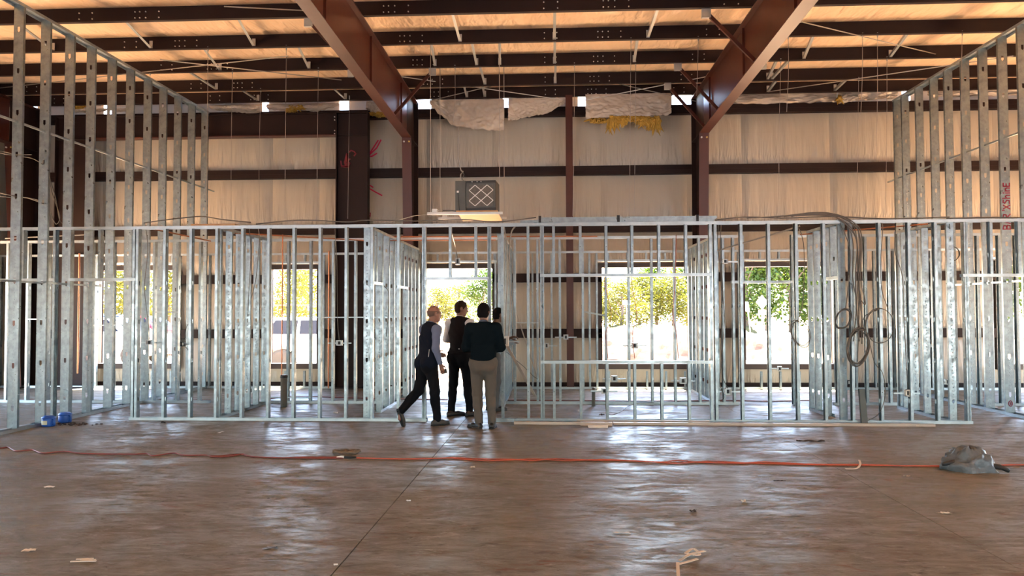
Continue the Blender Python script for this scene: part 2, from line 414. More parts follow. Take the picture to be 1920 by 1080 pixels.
# main frames: tapered column and haunched rafter
def frame(name_r, lab_c, lab_r, x, px_note, face, braces):
    c = thing('steel_column', lab_c, 'column', (x, 0, 0))
    yf0, yf1, yb = 16.10, 15.72, 16.58
    zt = 5.46
    def sl(z): return yf0+(yf1-yf0)*z/zt
    MB().add([(-.1, sl(0), 0), (.1, sl(0), 0), (.1, sl(0)+.02, 0), (-.1, sl(0)+.02, 0), (-.1, sl(zt), zt), (.1, sl(zt), zt), (.1, sl(zt)+.02, zt), (-.1, sl(zt)+.02, zt)],
             [(0, 3, 2, 1), (4, 5, 6, 7), (0, 1, 5, 4), (1, 2, 6, 5), (2, 3, 7, 6), (3, 0, 4, 7)]).build('front_flange', red, c)
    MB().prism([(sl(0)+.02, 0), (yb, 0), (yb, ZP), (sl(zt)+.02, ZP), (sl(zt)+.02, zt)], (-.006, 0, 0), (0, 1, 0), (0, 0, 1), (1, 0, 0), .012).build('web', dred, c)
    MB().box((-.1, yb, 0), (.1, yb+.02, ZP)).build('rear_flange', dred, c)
    MB().box((-.16, 15.98, 0), (.16, 16.66, .025)).build('base_plate', dred, c)
    for q0, q1 in ((-.095, -.012), (.012, .095)): MB().box((q0, 15.74, zt-.03), (q1, 16.58, zt-.012)).build('stiffener', dred, c)
    for q, bm_ in ((-.055, boltm), (.055, yelbolt)): bolts(MB(), [(q, sl(zt-.1)-.001, zt-.11)], .02).build('bolt', bm_, c)
    r = thing('steel_rafter', lab_r, 'beam', (x, 0, 0))
    y0, y1, zb0, zb1 = 15.72, YR+.3, 5.46, 5.72      # underside climbs away from the haunch
    MB().prism([(y0, zb0), (y0, ZP-.02), (y1, ZP-.02), (y1, zb1+.2)], (-.006, 0, 0), (0, 1, 0), (0, 0, 1), (1, 0, 0), .012).build('web', red, r)
    MB().box((-.1, y1, ZP-.02), (.1, y0+.86, ZP)).build('top_flange', red, r)
    def zb(y): return zb0+(zb1+.2-zb0)*(y0-y)/(y0-y1)
    MB().bar((0, y0, zb0-.01), (0, y1, zb1+.19), .2, .022, (0, 0, 1)).build('bottom_flange', red, r)
    for yy in (15.0, 12.4, 9.8):
        MB().box((face*.012, yy-.006, zb(yy)+.02), (face*.05, yy+.006, ZP-.03)).build('stiffener', red, r)
    for (yy, sx) in braces:
        zt_ = ZP+.05
        a, b = Vector((sx*.05, yy-.02, zb(yy)+.03)), Vector((sx*.80, yy, zt_-.10))
        brc = MB().bar(a, b, .055, .045, (0, 1, 0)).build('flange_brace', red, r)
        MB().box((sx*.80-.07, yy-.03, ZP-.14), (sx*.80+.07, yy+.02, ZP+.02)).build('brace_plate', galvbox, brc)
    return c, r
XC1, XC2 = PX(762, 15.72, 400), PX(1322, 15.72, 400)
c1, r1 = frame('l', 'dark red tapered column on the entrance side of the wall heater box', 'dark red rafter with pale underside flange, meeting the column near the sprayed arrows', XC1, 0, 1,
      [(14.22, 1), (11.65, -1), (14.22, -1)])
c2, r2 = frame('r', 'dark red tapered column next to the yellow torn insulation', 'dark red rafter with bright orange-lit bottom flange above the yellow torn insulation', XC2, 0, -1,
      [(11.65, -1), (14.22, -1), (15.45, -1), (14.22, 1)])
XC3 = PX(14, 15.72, 400)
c3, r3 = frame('e', 'dark red tapered column mostly hidden at the picture edge behind tall metal studs', 'dark red rafter end partly hidden behind the tall stud wall near the pink-tinted gap', XC3, 0, 1, [(14.22, 1)])
# portal frame in the plane of the wall: two wide columns and a deep header
pf = thing('portal_frame', 'dark red portal of two broad columns and deep header beam beside white vehicle window', 'frame', (0, 0, 0))
pz0, pz1 = PZ(247, 16.2), PZ(203, 16.2)
for (a, b) in ((98, 160), (628, 688)):
    x0, x1 = PX(a, 16.2), PX(b, 16.2)
    cb = MB().box((x0+.02, 16.3, 0), (x1-.02, 16.315, pz1+.0)).build('column_web', dred, pf)
    for xx in (x0, x1-.02): MB().box((xx, 16.2, 0), (xx+.02, 16.42, pz1)).build('column_flange', dred, pf)
    MB().box((x0-.03, 16.15, 0), (x1+.03, 16.46, .025)).build('base_plate', dred, pf)
    MB().box((x0+.02, 16.22, pz0-.006), (x1-.02, 16.30, pz0+.006)).build('stiffener', dred, pf)
    MB().box((x0+.02, 16.22, pz1-.02), (x1-.02, 16.40, pz1)).build('stiffener', dred, pf)
hx0, hx1 = PX(160, 16.2), PX(628, 16.2)
MB().box((hx0, 16.3, pz0+.02), (hx1, 16.315, pz1-.02)).build('header_web', dred, pf)
MB().box((hx0, 16.2, pz1-.02), (hx1, 16.42, pz1)).build('header_top_flange', dred, pf)
MB().box((hx0, 16.2, pz0), (hx1, 16.42, pz0+.02)).build('header_bottom_flange', red, pf)
for dz in (.05, .12, .36, .43): bolts(MB(), [(hx1-.05, 16.295, pz0+dz)], .014).build('bolt', boltm, pf)
PORTX = PX(628, 16.2)

# spray paint marks (flat strokes that follow the surface)
def stroke(mb, pts, w, y):
    pts = [Vector((p[0], y, p[1])) for p in pts]
    for a, b in zip(pts, pts[1:]):
        d = (b-a); d = d.normalized() if d.length else Vector((1, 0, 0))
        mb.bar(a-d*w*.35, b+d*w*.35, .003, w, Vector((0, 1, 0)).cross(d))
    return mb
def pxs(lst, Y): return [(P(x, y, Y=Y).x, P(x, y, Y=Y).z) for x, y in lst]
def z5(lst, Y): return pxs([(620+x*.176, 230+y*.176) for x, y in lst], Y)
mk = MB()
for s in ([(650, 313), (648, 304), (652, 290), (651, 312), (640, 311)], [(648, 312), (646, 304), (650, 288), (653, 293), (651, 303), (656, 298)], [(651, 303), (656, 306), (653, 313), (640, 312)], [(640, 310), (639, 302)],
          [(655, 285), (658, 282), (664, 284), (667, 288), (664, 292)]):
    stroke(mk, pxs(s, 16.29), .03, 16.293)
o = mk.build('paint_mark', dullpaint, pf); o['label'] = 'faded pink sprayed scribble'
pn = [c for c in wb_.children if c.get('_mark') is not None]
mk = MB(); Ym = YB-.062
for s in ([(535, 185), (490, 270), (420, 335), (395, 358)], [(505, 190), (440, 290), (400, 350)], [(408, 245), (398, 360), (440, 358), (490, 328)]): stroke(mk, z5(s, Ym), .032, Ym)
o = mk.build('paint_mark', pinkpaint, wb_); o['label'] = 'pink sprayed arrow pointing down at the column'
mk = MB()
for s in ([(545, 775), (470, 735), (392, 690)], [(450, 688), (425, 672), (388, 668)]): stroke(mk, z5(s, Ym), .030, Ym)
o = mk.build('paint_mark', pinkpaint, wb_); o['label'] = 'pink sprayed arrow with half a head'
mk = MB()
for s in ([(398, 965), (425, 962)], [(398, 990), (425, 985)], [(424, 962), (420, 1005)], [(398, 1035), (398, 960)]): stroke(mk, z5(s, Ym), .018, Ym)
o = mk.build('paint_mark', redink, wb_); o['label'] = 'small red tally strokes'

# roof purlins (Z sections) with lap bolts and galvanized angle braces
ords = ['lowest, at the eave over the torn sheets', 'second up from the eave', 'third up from the eave', 'fourth up from the eave', 'fifth up from the eave, nearly overhead', 'sixth up from the eave, at the top edge', 'seventh up from the eave']
angles = {1: [(445, 16), (620, 14), (905, -6), (1465, 12), (1600, 10), (870, -8)], 2: [(345, 14), (900, 0), (1044, 0), (1465, 40), (1490, 0)],
          3: [(375, -60), (555, -50), (808, -30), (885, -8), (938, -20), (1043, 0), (1200, 20), (1535, 60), (1715, 60)], 4: [(20, -60), (225, -60), (440, -60), (848, -6), (1043, 0), (1240, 0)]}
for k, y in enumerate(PUR[:6]):
    t = thing('roof_purlin', 'dark red roof purlin, '+ords[k], 'purlin', (0, y, ZP))
    L0, L1 = XL+.05, XR-.05
    h, f = .25, .075
    prof = [(0, 0), (-f, 0), (-f, .02), (-f+.004, .02), (-f+.004, .006), (-.006, .006), (-.006, h), (f-.006, h), (f-.006, h-.02), (f, h-.02), (f, h+.005), (0, h+.005)]
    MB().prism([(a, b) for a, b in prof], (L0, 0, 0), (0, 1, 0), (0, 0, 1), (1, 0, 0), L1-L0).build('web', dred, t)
    mb = MB()
    for xc in (XC1, XC2, XC3, xw, XC1-4.1):
        for dx in (-.52, -.30, .42, .50, .60, .82):
            for dz in (.07, .17): mb.tube([(xc+dx, -.006, dz), (xc+dx, -.018, dz)], .011, 6)
    b = mb.build('lap_bolts', boltm, t); b['kind'] = 'stuff'
    if k in angles:
        for px, dxp in angles[k]:
            yn = PUR[k-1]
            a = P(px, 100, Y=y).x; b2 = PX(px, y)+dxp*.0
            mb = MB()
            # angle lies between this purlin and the next one nearer the eave
            mb.bar((b2, .01, .05), (b2+dxp*.004, yn-y-.02, .03), .045, .005, (0, 0, 1)).bar((b2-.02, .01, .075), (b2-.02+dxp*.004, yn-y-.02, .055), .005, .05, (0, 0, 1))
            mb.build('angle_brace', galvbox, t)
            MB().box((b2+dxp*.004-.03, yn-y-.035, .0), (b2+dxp*.004+.03, yn-y-.025, .17)).build('angle_clip', galvbox, t)

# roof cross rods
rods = [((540, 105), 12.9, (0, 165), 15.4, 'thin steel brace rod crossing the ceiling over the tall stud wall and truck window'),
        ((640, 150), 15.3, (300, 112), 12.9, 'thin steel brace rod running down to the rafter near the wide portal column'),
        ((740, 142), 15.2, (1062, 188), 16.3, 'thin steel brace rod from the rafter to the slim post, the falling one'),
        ((1063, 128), 15.5, (780, 195), 16.3, 'thin steel brace rod from the slim post top down beside the hanging sheets'),
        ((1075, 138), 15.5, (1305, 190), 16.3, 'thin steel brace rod from the slim post down to the yellow torn insulation'),
        ((1355, 138), 15.2, (1085, 190), 16.3, 'thin steel brace rod from the orange-lit rafter down across the yellow torn insulation'),
        ((1490, 38), 11.9, (1790, 110), 14.6, 'thin steel brace rod falling from the orange-lit rafter to the red-lettered stud wall'),
        ((1440, 172), 15.9, (1900, 105), 13.3, 'thin steel brace rod rising from beside the orange-lit rafter towards the red-lettered stud wall'),
        ((420, 12), 10.9, (575, 20), 11.5, 'short thin brace rod up by the rafter with the pale lit underside')]
for a, ya, b, yb2, lab in rods:
    tag(MB().tube([P(*a, Y=ya), P(*b, Y=yb2)], .009, 6).build('brace_rod', steelwire), lab, 'rod')
# hanger wires
hw = [(282, 85, 330, 14.2), (390, 85, 410, 12.95), (436, 130, 410, 14.2), (489, 165, 410, 15.45), (537, 80, 410, 12.95), (597, 125, 410, 14.2), (655, 200, 410, 16.1), (853, 125, 230, 14.2), (1077, 118, 405, 14.2), (1183, 68, 405, 12.95), (1192, 112, 405, 14.2), (1309, 65, 180, 12.95),
      (1464, 110, 405, 14.2), (1478, 60, 210, 12.95), (1617, 55, 215, 12.95), (1645, 55, 300, 12.95), (1663, 103, 405, 14.2), (1610, 145, 405, 15.45), (1804, 50, 300, 12.95)]
for (x, y0, y1, Y) in hw:
    p0 = P(x, y0, Y=Y); p0.z = ZP+.02; p1 = P(x-3, y1, Y=Y)
    o = MB().tube(smoothpath([p0, p0.lerp(p1, .5)+Vector((rnd.uniform(-.02, .02), 0, 0)), p1], 5), .0045, 5).build('hanger_wire', steelwire)
    tag(o, 'thin ceiling hanger wire dangling straight down from a roof purlin', 'wire', 'loose hanger wires under the roof')
    MB().box((-.008, -.012, -.05), (.008, .012, .03)).build('clip', galvbox, o, loc=p0)

# torn insulation sheets at the eave
def sheet(px0, px1, ytop, ybot, Y, lab, seed, fib=None, amp=.05, nm='torn_sheet', roll=0):
    """ybot: list of (t, y) along the lower edge"""
    zt = PZ(ytop, Y)
    x0, x1 = PX(px0, Y), PX(px1, Y)
    def zb(u):
        for (t0, ya), (t1, yb3) in zip(ybot, ybot[1:]):
            if u <= t1: return PZ(ya+(yb3-ya)*(u-t0)/(t1-t0+1e-9), Y)
        return PZ(ybot[-1][1], Y)
    mb = MB(); nu, nv = 84, 30
    def fn(side):
        def g(u, v):
            x = x0+(x1-x0)*u; b = zb(u); z = zt+(b-zt)*v
            n1 = noise.noise((u*5+seed, v*2.2, seed)); n2 = noise.noise((u*17, v*9+seed, 2.+seed)); n3 = abs(noise.noise((u*9+v*6, v*5, seed+5)))
            n4 = abs(noise.noise((u*15-v*7, v*9+u*6, seed+9))); n5 = abs(noise.noise((u*26+v*4, v*12-u*5, seed+2)))
            y = .045*n4*(.3+v)+.012*n5-amp*n1*(.4+v)-.022*n2-.05*n3*v-roll*math.sin(PI*v)*.14-.05*v
            return (x+.02*n2*v, y+side*.006, z+.02*n2*v)
        return g
    mb.grid(fn(0), nu, nv); f1 = len(mb.f); mb.grid(fn(1), nu, nv)
    mb.f = mb.f[:f1]+[f[::-1] for f in mb.f[f1:]]
    o = mb.build(nm, sheetm, None, smooth=True, loc=(0, Y, 0)); tag(o, lab, 'insulation sheet')
    if fib:
        mf = MB()
        for (fx, fy, L, w) in fib:
            for q in range(int(22+w*3)):
                a = P(fx+max(-w, min(w, rnd.gauss(0, w*.6))), fy+rnd.uniform(-4, 3), Y=Y-.05-.07*rnd.random()); a.y -= Y
                L2 = L*rnd.uniform(.25, 1.0); dx_ = rnd.gauss(0, .016)
                pts = [a+Vector((dx_*i_+rnd.gauss(0, .014), rnd.gauss(0, .012), -L2*i_/4)) for i_ in range(5)]
                mf.tube(pts, [.020, .026, .022, .014, .004], 5)
            for q in range(8):
                a = P(fx-w, fy+rnd.uniform(-4, 2), Y=Y-.06); c_ = P(fx+w, fy+rnd.uniform(-4, 2), Y=Y-.06)
                mf.tube(smoothpath([Vector((p_.x, p_.y-Y-.03*rnd.random(), p_.z-rnd.uniform(0, .05))) for p_ in (a, a.lerp(c_, .3), a.lerp(c_, .6), c_)], 3), .013, 5)
        mf.build('fiberglass', yellowfib, o, smooth=True)
    return o
YS = 16.5
sheet(395, 489, 186, [(0, 196), (.3, 200), (1, 204)], YS, 'rolled pale insulation end at the eave beside the tall stud wall', 1.3, roll=1)
sheet(500, 636, 186, [(0, 197), (.25, 201), (.45, 199), (.7, 203), (.9, 196), (1, 192)], YS, 'pale torn sheet drooping over the wide portal header with small yellow tufts', 4.2, [(545, 202, .12, 7), (562, 201, .08, 4)], roll=.6)
sheet(686, 735, 184, [(0, 200), (.5, 216), (1, 214)], YS, 'shiny crumpled sheet tucked behind the rafter haunch', 8.8, [(712, 215, .03, 14)], amp=.10)
sheet(806, 946, 184, [(0, 190), (.12, 210), (.3, 232), (.6, 241), (.85, 243), (1, 242)], YS-.25, 'large torn vapour sheet hanging lowest above the filter box', 2.7, amp=.07)
sheet(954, 1061, 183, [(0, 227), (.3, 221), (.7, 213), (1, 196)], YS-.2, 'torn vapour sheet with a slanting hem beside the slim post', 6.1, amp=.06)
sheet(1100, 1262, 178, [(0, 224), (.06, 229), (.2, 223), (.5, 221), (.8, 222), (.95, 221), (1, 216)], YS-.25, 'torn shiny vapour sheet with yellow glass wool hanging from its hem', 9.4,
      [(1149, 224, .33, 6), (1166, 223, .19, 10), (1190, 222, .07, 45), (1205, 224, .20, 9), (1216, 224, .25, 9), (1230, 224, .34, 6), (1122, 226, .05, 14)], amp=.05)
sheet(1340, 1575, 172, [(0, 197), (.3, 202), (1, 201)], YS, 'long pale insulation strip along the eave beyond the orange-lit rafter', 3.9, amp=.09)
sheet(1578, 1690, 170, [(0, 203), (.5, 198), (1, 197)], YS, 'pale insulation strip with a yellow slit at its edge near the lettered stud wall', 5.5, [(1574, 182, .16, 1.5)], amp=.09)
sheet(1745, 1960, 163, [(0, 196), (1, 194)], YS, 'pale insulation strip seen through the lettered tall stud wall', 7.5, amp=.06)
sheet(125, 250, 190, [(0, 197), (1, 196)], YS, 'pale insulation roll seen through the tall studs by the truck window', 11.5, [(150, 199, .05, 8)], roll=.8)
# ------------------------------------------------------------------ metal stud partitions
HT = 3.06                    # partition height
STUDS = {}
def stud_mesh(L, w=.092, fl=.041, dim=True, holes=True, dmax=99, hz=.61):
    """C stud standing on z=0: web in the X-Z plane facing -Y, flanges run to +Y, with punched knockouts and dimples"""
    key = (round(L, 2), round(w, 3), fl, dim, holes, dmax)
    if key in STUDS: return STUDS[key]
    mb = MB(); t = .0025; hw = w/2; kw, kh = (.017, .075) if w < .12 else (.019, .085)
    zc = []
    if holes:
        z = .32
        while z < L-.15: zc.append(z); z += hz
    rows = [0.]
    for z in zc: rows += [z-kh/2, z-kh/2+.024, z+kh/2]
    rows.append(L)
    for y in (0., t):
        for i in range(len(rows)-1):
            z0, z1 = rows[i], rows[i+1]; ph = (i-1) % 3 if 0 < i < len(rows)-1 else 2
            A = lambda x, z: (x, y, z)
            if 0 < i < len(rows)-1 and ph == 1: cells = [((-hw, z0), (-kw, z0), (-kw, z1), (-hw, z1)), ((kw, z0), (hw, z0), (hw, z1), (kw, z1))]
            elif 0 < i < len(rows)-1 and ph == 0: cells = [((-hw, z0), (0, z0), (-kw, z1), (-hw, z1)), ((0, z0), (hw, z0), (hw, z1), (kw, z1))]
            else: cells = [((-hw, z0), (hw, z0), (hw, z1), (-hw, z1))]
            for c in cells:
                vs = [A(*p) for p in c]; mb.add(vs, [(0, 1, 2, 3) if y == 0 else (3, 2, 1, 0)])
    for s in (-1, 1):
        x0, x1 = (s*hw, s*(hw-t)) if s > 0 else (s*(hw-t), s*hw)
        mb.box((min(x0, x1), 0, 0), (max(x0, x1), fl, L))
        xa, xb = sorted((s*hw, s*(hw-.011))); mb.box((xa, fl-t, 0), (xb, fl, L))
    if dim:
        z = .06; k = 0
        while z < min(L-.05, dmax):
            if all(abs(z-c) > .065 for c in zc):
                dx = .004 if k % 2 else -.004
                for y, s in ((0, -1), (t, -1)):
                    mb.add([(dx-.011, y, z), (dx+.011, y, z), (dx, y-.0028, z+.002), (dx, y, z-.010), (dx, y, z+.012)],
                           [(3, 1, 2), (0, 3, 2), (1, 4, 2), (4, 0, 2)])
            z += .052; k += 1
    me = mb.mesh('stud', galv); STUDS[key] = me
    return me
def track(mb_name, parent, a, b, w=.092, h=.045, up=1, mat_=None):
    """U track from a to b (floor/ceiling points); up=1 opens upward"""
    a, b = Vector(a), Vector(b); d = (b-a); L = d.length; d.normalize(); r = d.cross(Vector((0, 0, 1)))
    t = .003; hw = w/2+.002
    prof = [(-hw, 0), (hw, 0), (hw, h), (hw-t, h), (hw-t, t), (-hw+t, t), (-hw+t, h), (-hw, h)]
    return MB().prism(prof, a, r, Vector((0, 0, up)), d, L).build(mb_name, mat_ or galv2, parent)
class Wall:
    """partition along X at depth Y (axis x) or along Y at X (axis y)"""
    def __init__(s, label, axis, c, w=.092, group=None):
        s.axis, s.c, s.w = axis, c, w
        s.t = thing('stud_partition', label, 'partition', (0, 0, 0))
    def pt(s, u, z): return (u, s.c, z) if s.axis == 'x' else (s.c, u, z)
    def stud(s, u, z0=.003, z1=HT-.003, flip=False, dim=False, holes=True, dmax=99):
        me = stud_mesh(z1-z0, s.w, dim=dim, holes=holes, dmax=dmax)
        rz = (PI/2 if s.axis == 'x' else 0)+(PI if flip else 0)
        return link('stud', me, s.t, s.pt(u, z0), rz)
    def base(s, a, b): return track('bottom_track', s.t, s.pt(a, 0), s.pt(b, 0), s.w)
    def top(s, a, b, z=HT): return track('top_track', s.t, s.pt(a, z), s.pt(b, z), s.w, up=-1)
    def header(s, a, b, z, up=1, nm='header_track'): return track(nm, s.t, s.pt(a, z), s.pt(b, z), s.w, up=up)

# ---- front partition
Yf = DEPTHS['f']
W1 = Wall('long front partition of bare metal studs with door and window openings, men standing before it', 'x', Yf)
fx = lambda p: PX(p, Yf)
W1.top(fx(-120), fx(660)); W1.top(fx(660), fx(1345)); W1.top(fx(1345), fx(2060))
for a, b in ((247, 560), (560, 801), (916, 1160), (1160, 1345), (1345, 1817)): W1.base(fx(a), fx(b))
full = [101, 134, 250, 261, 312, 361, 409.5, 457.6, 506.6, 554, 603, 652, 700.5, 750, 792, 799, 914.5, 921, 945, 993, 1013, 1020.5, 1330, 1344, 1392.5, 1444, 1496, 1547.6, 1598.6, 1652, 1707, 1757, 1807, 1814]
for i, p in enumerate(full): W1.stud(fx(p), flip=(p in (250, 792, 914.5, 1013, 1330, 1807, 101)))
zd = PZ(525, Yf, 860)
W1.header(fx(797), fx(918), zd)
for p in (847, 895): W1.stud(fx(p), zd)
zw, zsill = PZ(518.5, Yf, 1170), PZ(676, Yf, 1170)
W1.header(fx(1013), fx(1334), zw); W1.header(fx(1013), fx(1334), zsill, up=-1, nm='sill_track')
for p in (1041, 1091, 1139.5, 1188, 1238.5, 1289): W1.stud(fx(p), zw)
for p in (1041, 1091, 1140, 1191.5, 1242, 1293): W1.stud(fx(p), .003, zsill-.002)
zl = PZ(527, Yf, 190)
W1.header(fx(131), fx(256), zl); W1.header(fx(-100), fx(104), zl)
for p in (190, 46, -6): W1.stud(fx(p), zl)
zr = PZ(519, Yf, 1860)
W1.header(fx(1804), fx(2050), zr)
for p in (1861, 1914): W1.stud(fx(p), zr)

# ---- second partition
Ys = DEPTHS['s']
W2 = Wall('second row of metal studs behind the front partition, across the middle rooms', 'x', Ys)
sx = lambda p: PX(p, Ys)
W2.top(sx(-60), sx(712)); W2.top(sx(712), sx(1384)); W2.top(sx(1484), sx(1990))
for a, b in ((-40, 395), (500, 712), (943, 1383), (1560, 1690), (1840, 1960)): W2.base(sx(a), sx(b))
for p in (-10, 17, 55, 93, 135, 175, 215, 252, 292, 336, 378, 503, 543, 585, 627, 669, 709, 947, 967.6, 1010, 1052, 1095, 1138, 1181, 1224, 1267, 1313, 1358, 1377, 1488, 1570, 1625, 1669, 1836, 1876, 1908): W2.stud(sx(p))
def brace(w, x0, x1, y, Y, nm='bracing_channel', th=.02):
    z = PZ(y, Y); MB().cbox(((PX(x0, Y)+PX(x1, Y))/2, Y-.05, z), (abs(PX(x1, Y)-PX(x0, Y)), .012, th)).build(nm, galv2, w.t)
for a, b, y in ((585, 627, 594), (627, 709, 594), (967, 1010, 605), (175, 215, 608), (215, 252, 608), (292, 336, 583), (500, 585, 746), (54, 93, 596)): brace(W2, a, b, y, Ys)
hd = W2.header(sx(1371), sx(1492), PZ(531, Ys, 1430))
W2.stud(sx(1395), PZ(531, Ys, 1430))
# ---- furring row along the back wall
Yb3 = DEPTHS['b']
W3 = Wall('thin furring row of metal studs standing along the back wall around the windows', 'x', Yb3, .064)
bx = lambda p: PX(p, Yb3)
HB = 3.0
for a, b in ((-40, 480), (480, 700), (700, 1050), (1050, 1400), (1400, 1990)): W3.top(bx(a), bx(b), HB)
for a, b in ((-40, 628), (690, 796), (926, 1330), (1330, 1985)): W3.base(bx(a), bx(b))
p = -32.
while p < 1980:
    hit = None
    for i, (a, b) in enumerate(wins):
        if a-6 < p < b+6: hit = i
    if 94 < p < 162 or 626 < p < 690 or 755 < p < 785 or 1060 < p < 1078 or 1306 < p < 1336: pass
    elif hit is None: W3.stud(bx(p), .003, HB-.003)
    else:
        W3.stud(bx(p), zh+.10, HB-.003)
        if hit != 2: W3.stud(bx(p), .003, zs-.13, holes=False)
    p += 35.6
for a, b in wins:
    W3.header(bx(a-8), bx(b+8), zh+.10)
    for q in (a-7, b+7):
        if not (626 < q < 690): W3.stud(bx(q), .003, HB-.003)

def Yat(px, X, py=300):
    lo, hi = 5., 30.
    d = P(px, py, Y=1.)  # direction through the pixel
    return X/d.x
# ---- cross partitions (run away from the camera)
def cross(label, X, ya, yb, studs, base, w=.108, doors=(), zt=HT, dim=True):
    Wl = Wall(label, 'y', X, w)
    Wl.top(ya-.04, yb, zt)
    for a, b in base: Wl.base(a, b)
    for y in studs: Wl.stud(y, .003, zt-.003, dim=dim)
    for a, b, z in doors:
        Wl.header(a, b, z)
        Wl.stud((a+b)/2, z, zt-.003, dim=dim)
    return Wl
XA = P(450, 772, Z=0).x
cross('short cross partition of closely seen dimpled studs beside the white vehicle window', XA, Yf+.06, Ys-.06, [Yf+.10+.385*k for k in range(6)], [(Yf+.06, Ys-.06)])
XBp = PX(689, 11.62)
cross('cross partition with two doorways leading back behind the bald man', XBp, Yf+.06, 16.0, [11.58, 12.45, 12.98, 13.40, 13.9, 14.72, 15.1, 15.5, 15.9], [(12.35, 13.98), (14.65, 16.0)], doors=[(11.58, 12.45, 2.14), (13.9, 14.72, 2.14)])
XC = P(952, 739, Z=0).x
cross('cross partition on the panel side of the entry passage behind the dark sweater', XC, 13.0, 16.05, [13.05, 13.35, 13.9, 14.3, 14.7, 15.1, 15.5, 15.95], [(13.0, 16.05)])
XD = P(1317, 742, Z=0).x
cross('cross partition of shiny studs between the wide window and the tree window', XD, Ys+.06, 16.05, [Ys+.1+.395*k for k in range(7)], [(Ys+.06, 16.05)], dim=False)
XE = P(1525, 769, Z=0).x
cross('short cross partition with a small doorway behind the hanging cable coils', XE, Yf+.06, 12.95, [11.58, 12.2, 12.62, 12.9], [(12.1, 12.95)], doors=[(11.58, 12.2, 2.18)])
XF = P(1727, 776, Z=0).x
YF_ = [Yat(p, XF) for p in (1778, 1753, 1731, 1709, 1692, 1682)]
cross('cross partition of dimpled studs just short of the red-lettered tall wall', XF, Yf+.06, YF_[-1]+.05, YF_, [(Yf+.06, YF_[-1]+.05)])

# ---- the two full-height walls
ZT = ZP-.24
XTL = (PX(383, 16.1, 300)+PX(82, 11.2, 300))/2
XTL = PX(383, 16.1, 300)
def tall(label, X, pxs_, w, extra=()):
    Wl = Wall(label, 'y', X, w)
    ys_ = sorted(Yat(p, X) for p in pxs_)
    Wl.top(ys_[0]-.3, ys_[-1]+.06, ZT)
    Wl.base(ys_[0]-.3, ys_[-1]+.06)
    out = [Wl.stud(y, .003, ZT-.003, dim=True, dmax=4.4) for y in ys_]
    # bridging channel threaded through the knockouts
    z = 4.46 if X < 0 else 4.50
    MB().bar((X, ys_[0]-.5, z), (X+.0, ys_[-1]+.5, z), .018, .030).build('bridging_channel', galv2, Wl.t)
    z = 2.15
    MB().bar((X, ys_[0]-.5, z), (X, ys_[0]+2.6, z), .018, .030).build('bridging_channel', galv2, Wl.t)
    return Wl, ys_, out
WL, yL, sL = tall('tall full-height stud wall rising to the roof above the blue jars', XTL, [-22, 31, 82, 127.5, 168, 207, 242, 275, 304, 332, 358, 383], .15)
XTR = PX(1684, 16.1, 300)
WR, yR, sR = tall('tall full-height stud wall with red lettering on one stud', XTR, [1684, 1699.5, 1726, 1754, 1781, 1813, 1847, 1884, 1922, 1966], .15)
# red lettering on one stud, reading upwards
yl = sorted(yR)[2]
for y_, o_ in zip(yR, sR):
    if abs(y_-Yat(1884, XTR)) < .05: stl, yl = o_, y_
GL = {'B': [[(0, 0), (0, 1), (.6, .9), (.55, .55), (0, .5), (.65, .4), (.6, .05), (0, 0)]], 'A': [[(0, 0), (.35, 1), (.7, 0)], [(.12, .38), (.6, .38)]],
      'R': [[(0, 0), (0, 1), (.6, .9), (.55, .55), (0, .5), (.65, 0)]], "'": [[(.1, 1.05), (.12, .8)]], 'X': [[(0, 0), (.65, .9)], [(.05, .9), (.65, 0)]],
      'S': [[(.6, .9), (.2, .95), (.05, .7), (.55, .4), (.5, .08), (0, .05)]], 'h': [[(0, 0), (0, 1)], [(0, .45), (.35, .6), (.5, .4), (.5, 0)]],
      'i': [[(.1, 0), (.1, .55)], [(.1, .8), (.1, .9)]], 'n': [[(0, 0), (0, .6)], [(0, .45), (.35, .6), (.5, .4), (.5, 0)]], 'E': [[(.55, 0), (0, 0), (0, .85), (.55, .85)], [(0, .45), (.45, .45)]]}
mk = MB()
z0, z1 = PZ(430, yl, 1888), PZ(341, yl, 1885)
adv = {'B': .95, 'A': .95, 'R': 1.2, "'": .35, 'X': .95, 'S': .9, 'h': .8, 'i': .45, 'n': .8, 'E': .8}
txt = "BAR'XShinE"; tot = sum(adv[c] for c in txt); sc_ = (z1-z0)/tot; zz = z0
for ch in txt:
    for s_ in GL[ch]:
        pts = [(.062-b*.115, zz+a*sc_) for a, b in s_]
        stroke(mk, pts, .017, -.004)
    zz += adv[ch]*sc_
o = mk.build('lettering', redink, stl); o['label'] = 'red hand lettering running up the stud'
mk = MB()
zq = PZ(757, yl, 1889)
stroke(mk, [(.03*math.cos(a), zq+.045*math.sin(a)) for a in [k*PI/6 for k in range(13)]], .010, -.004)
stroke(mk, [(-.01, zq+.02), (.012, zq+.012), (-.01, zq), (.014, zq-.01), (-.01, zq-.024)], .009, -.004)
mk.build('ink_stamp', redink, stl)

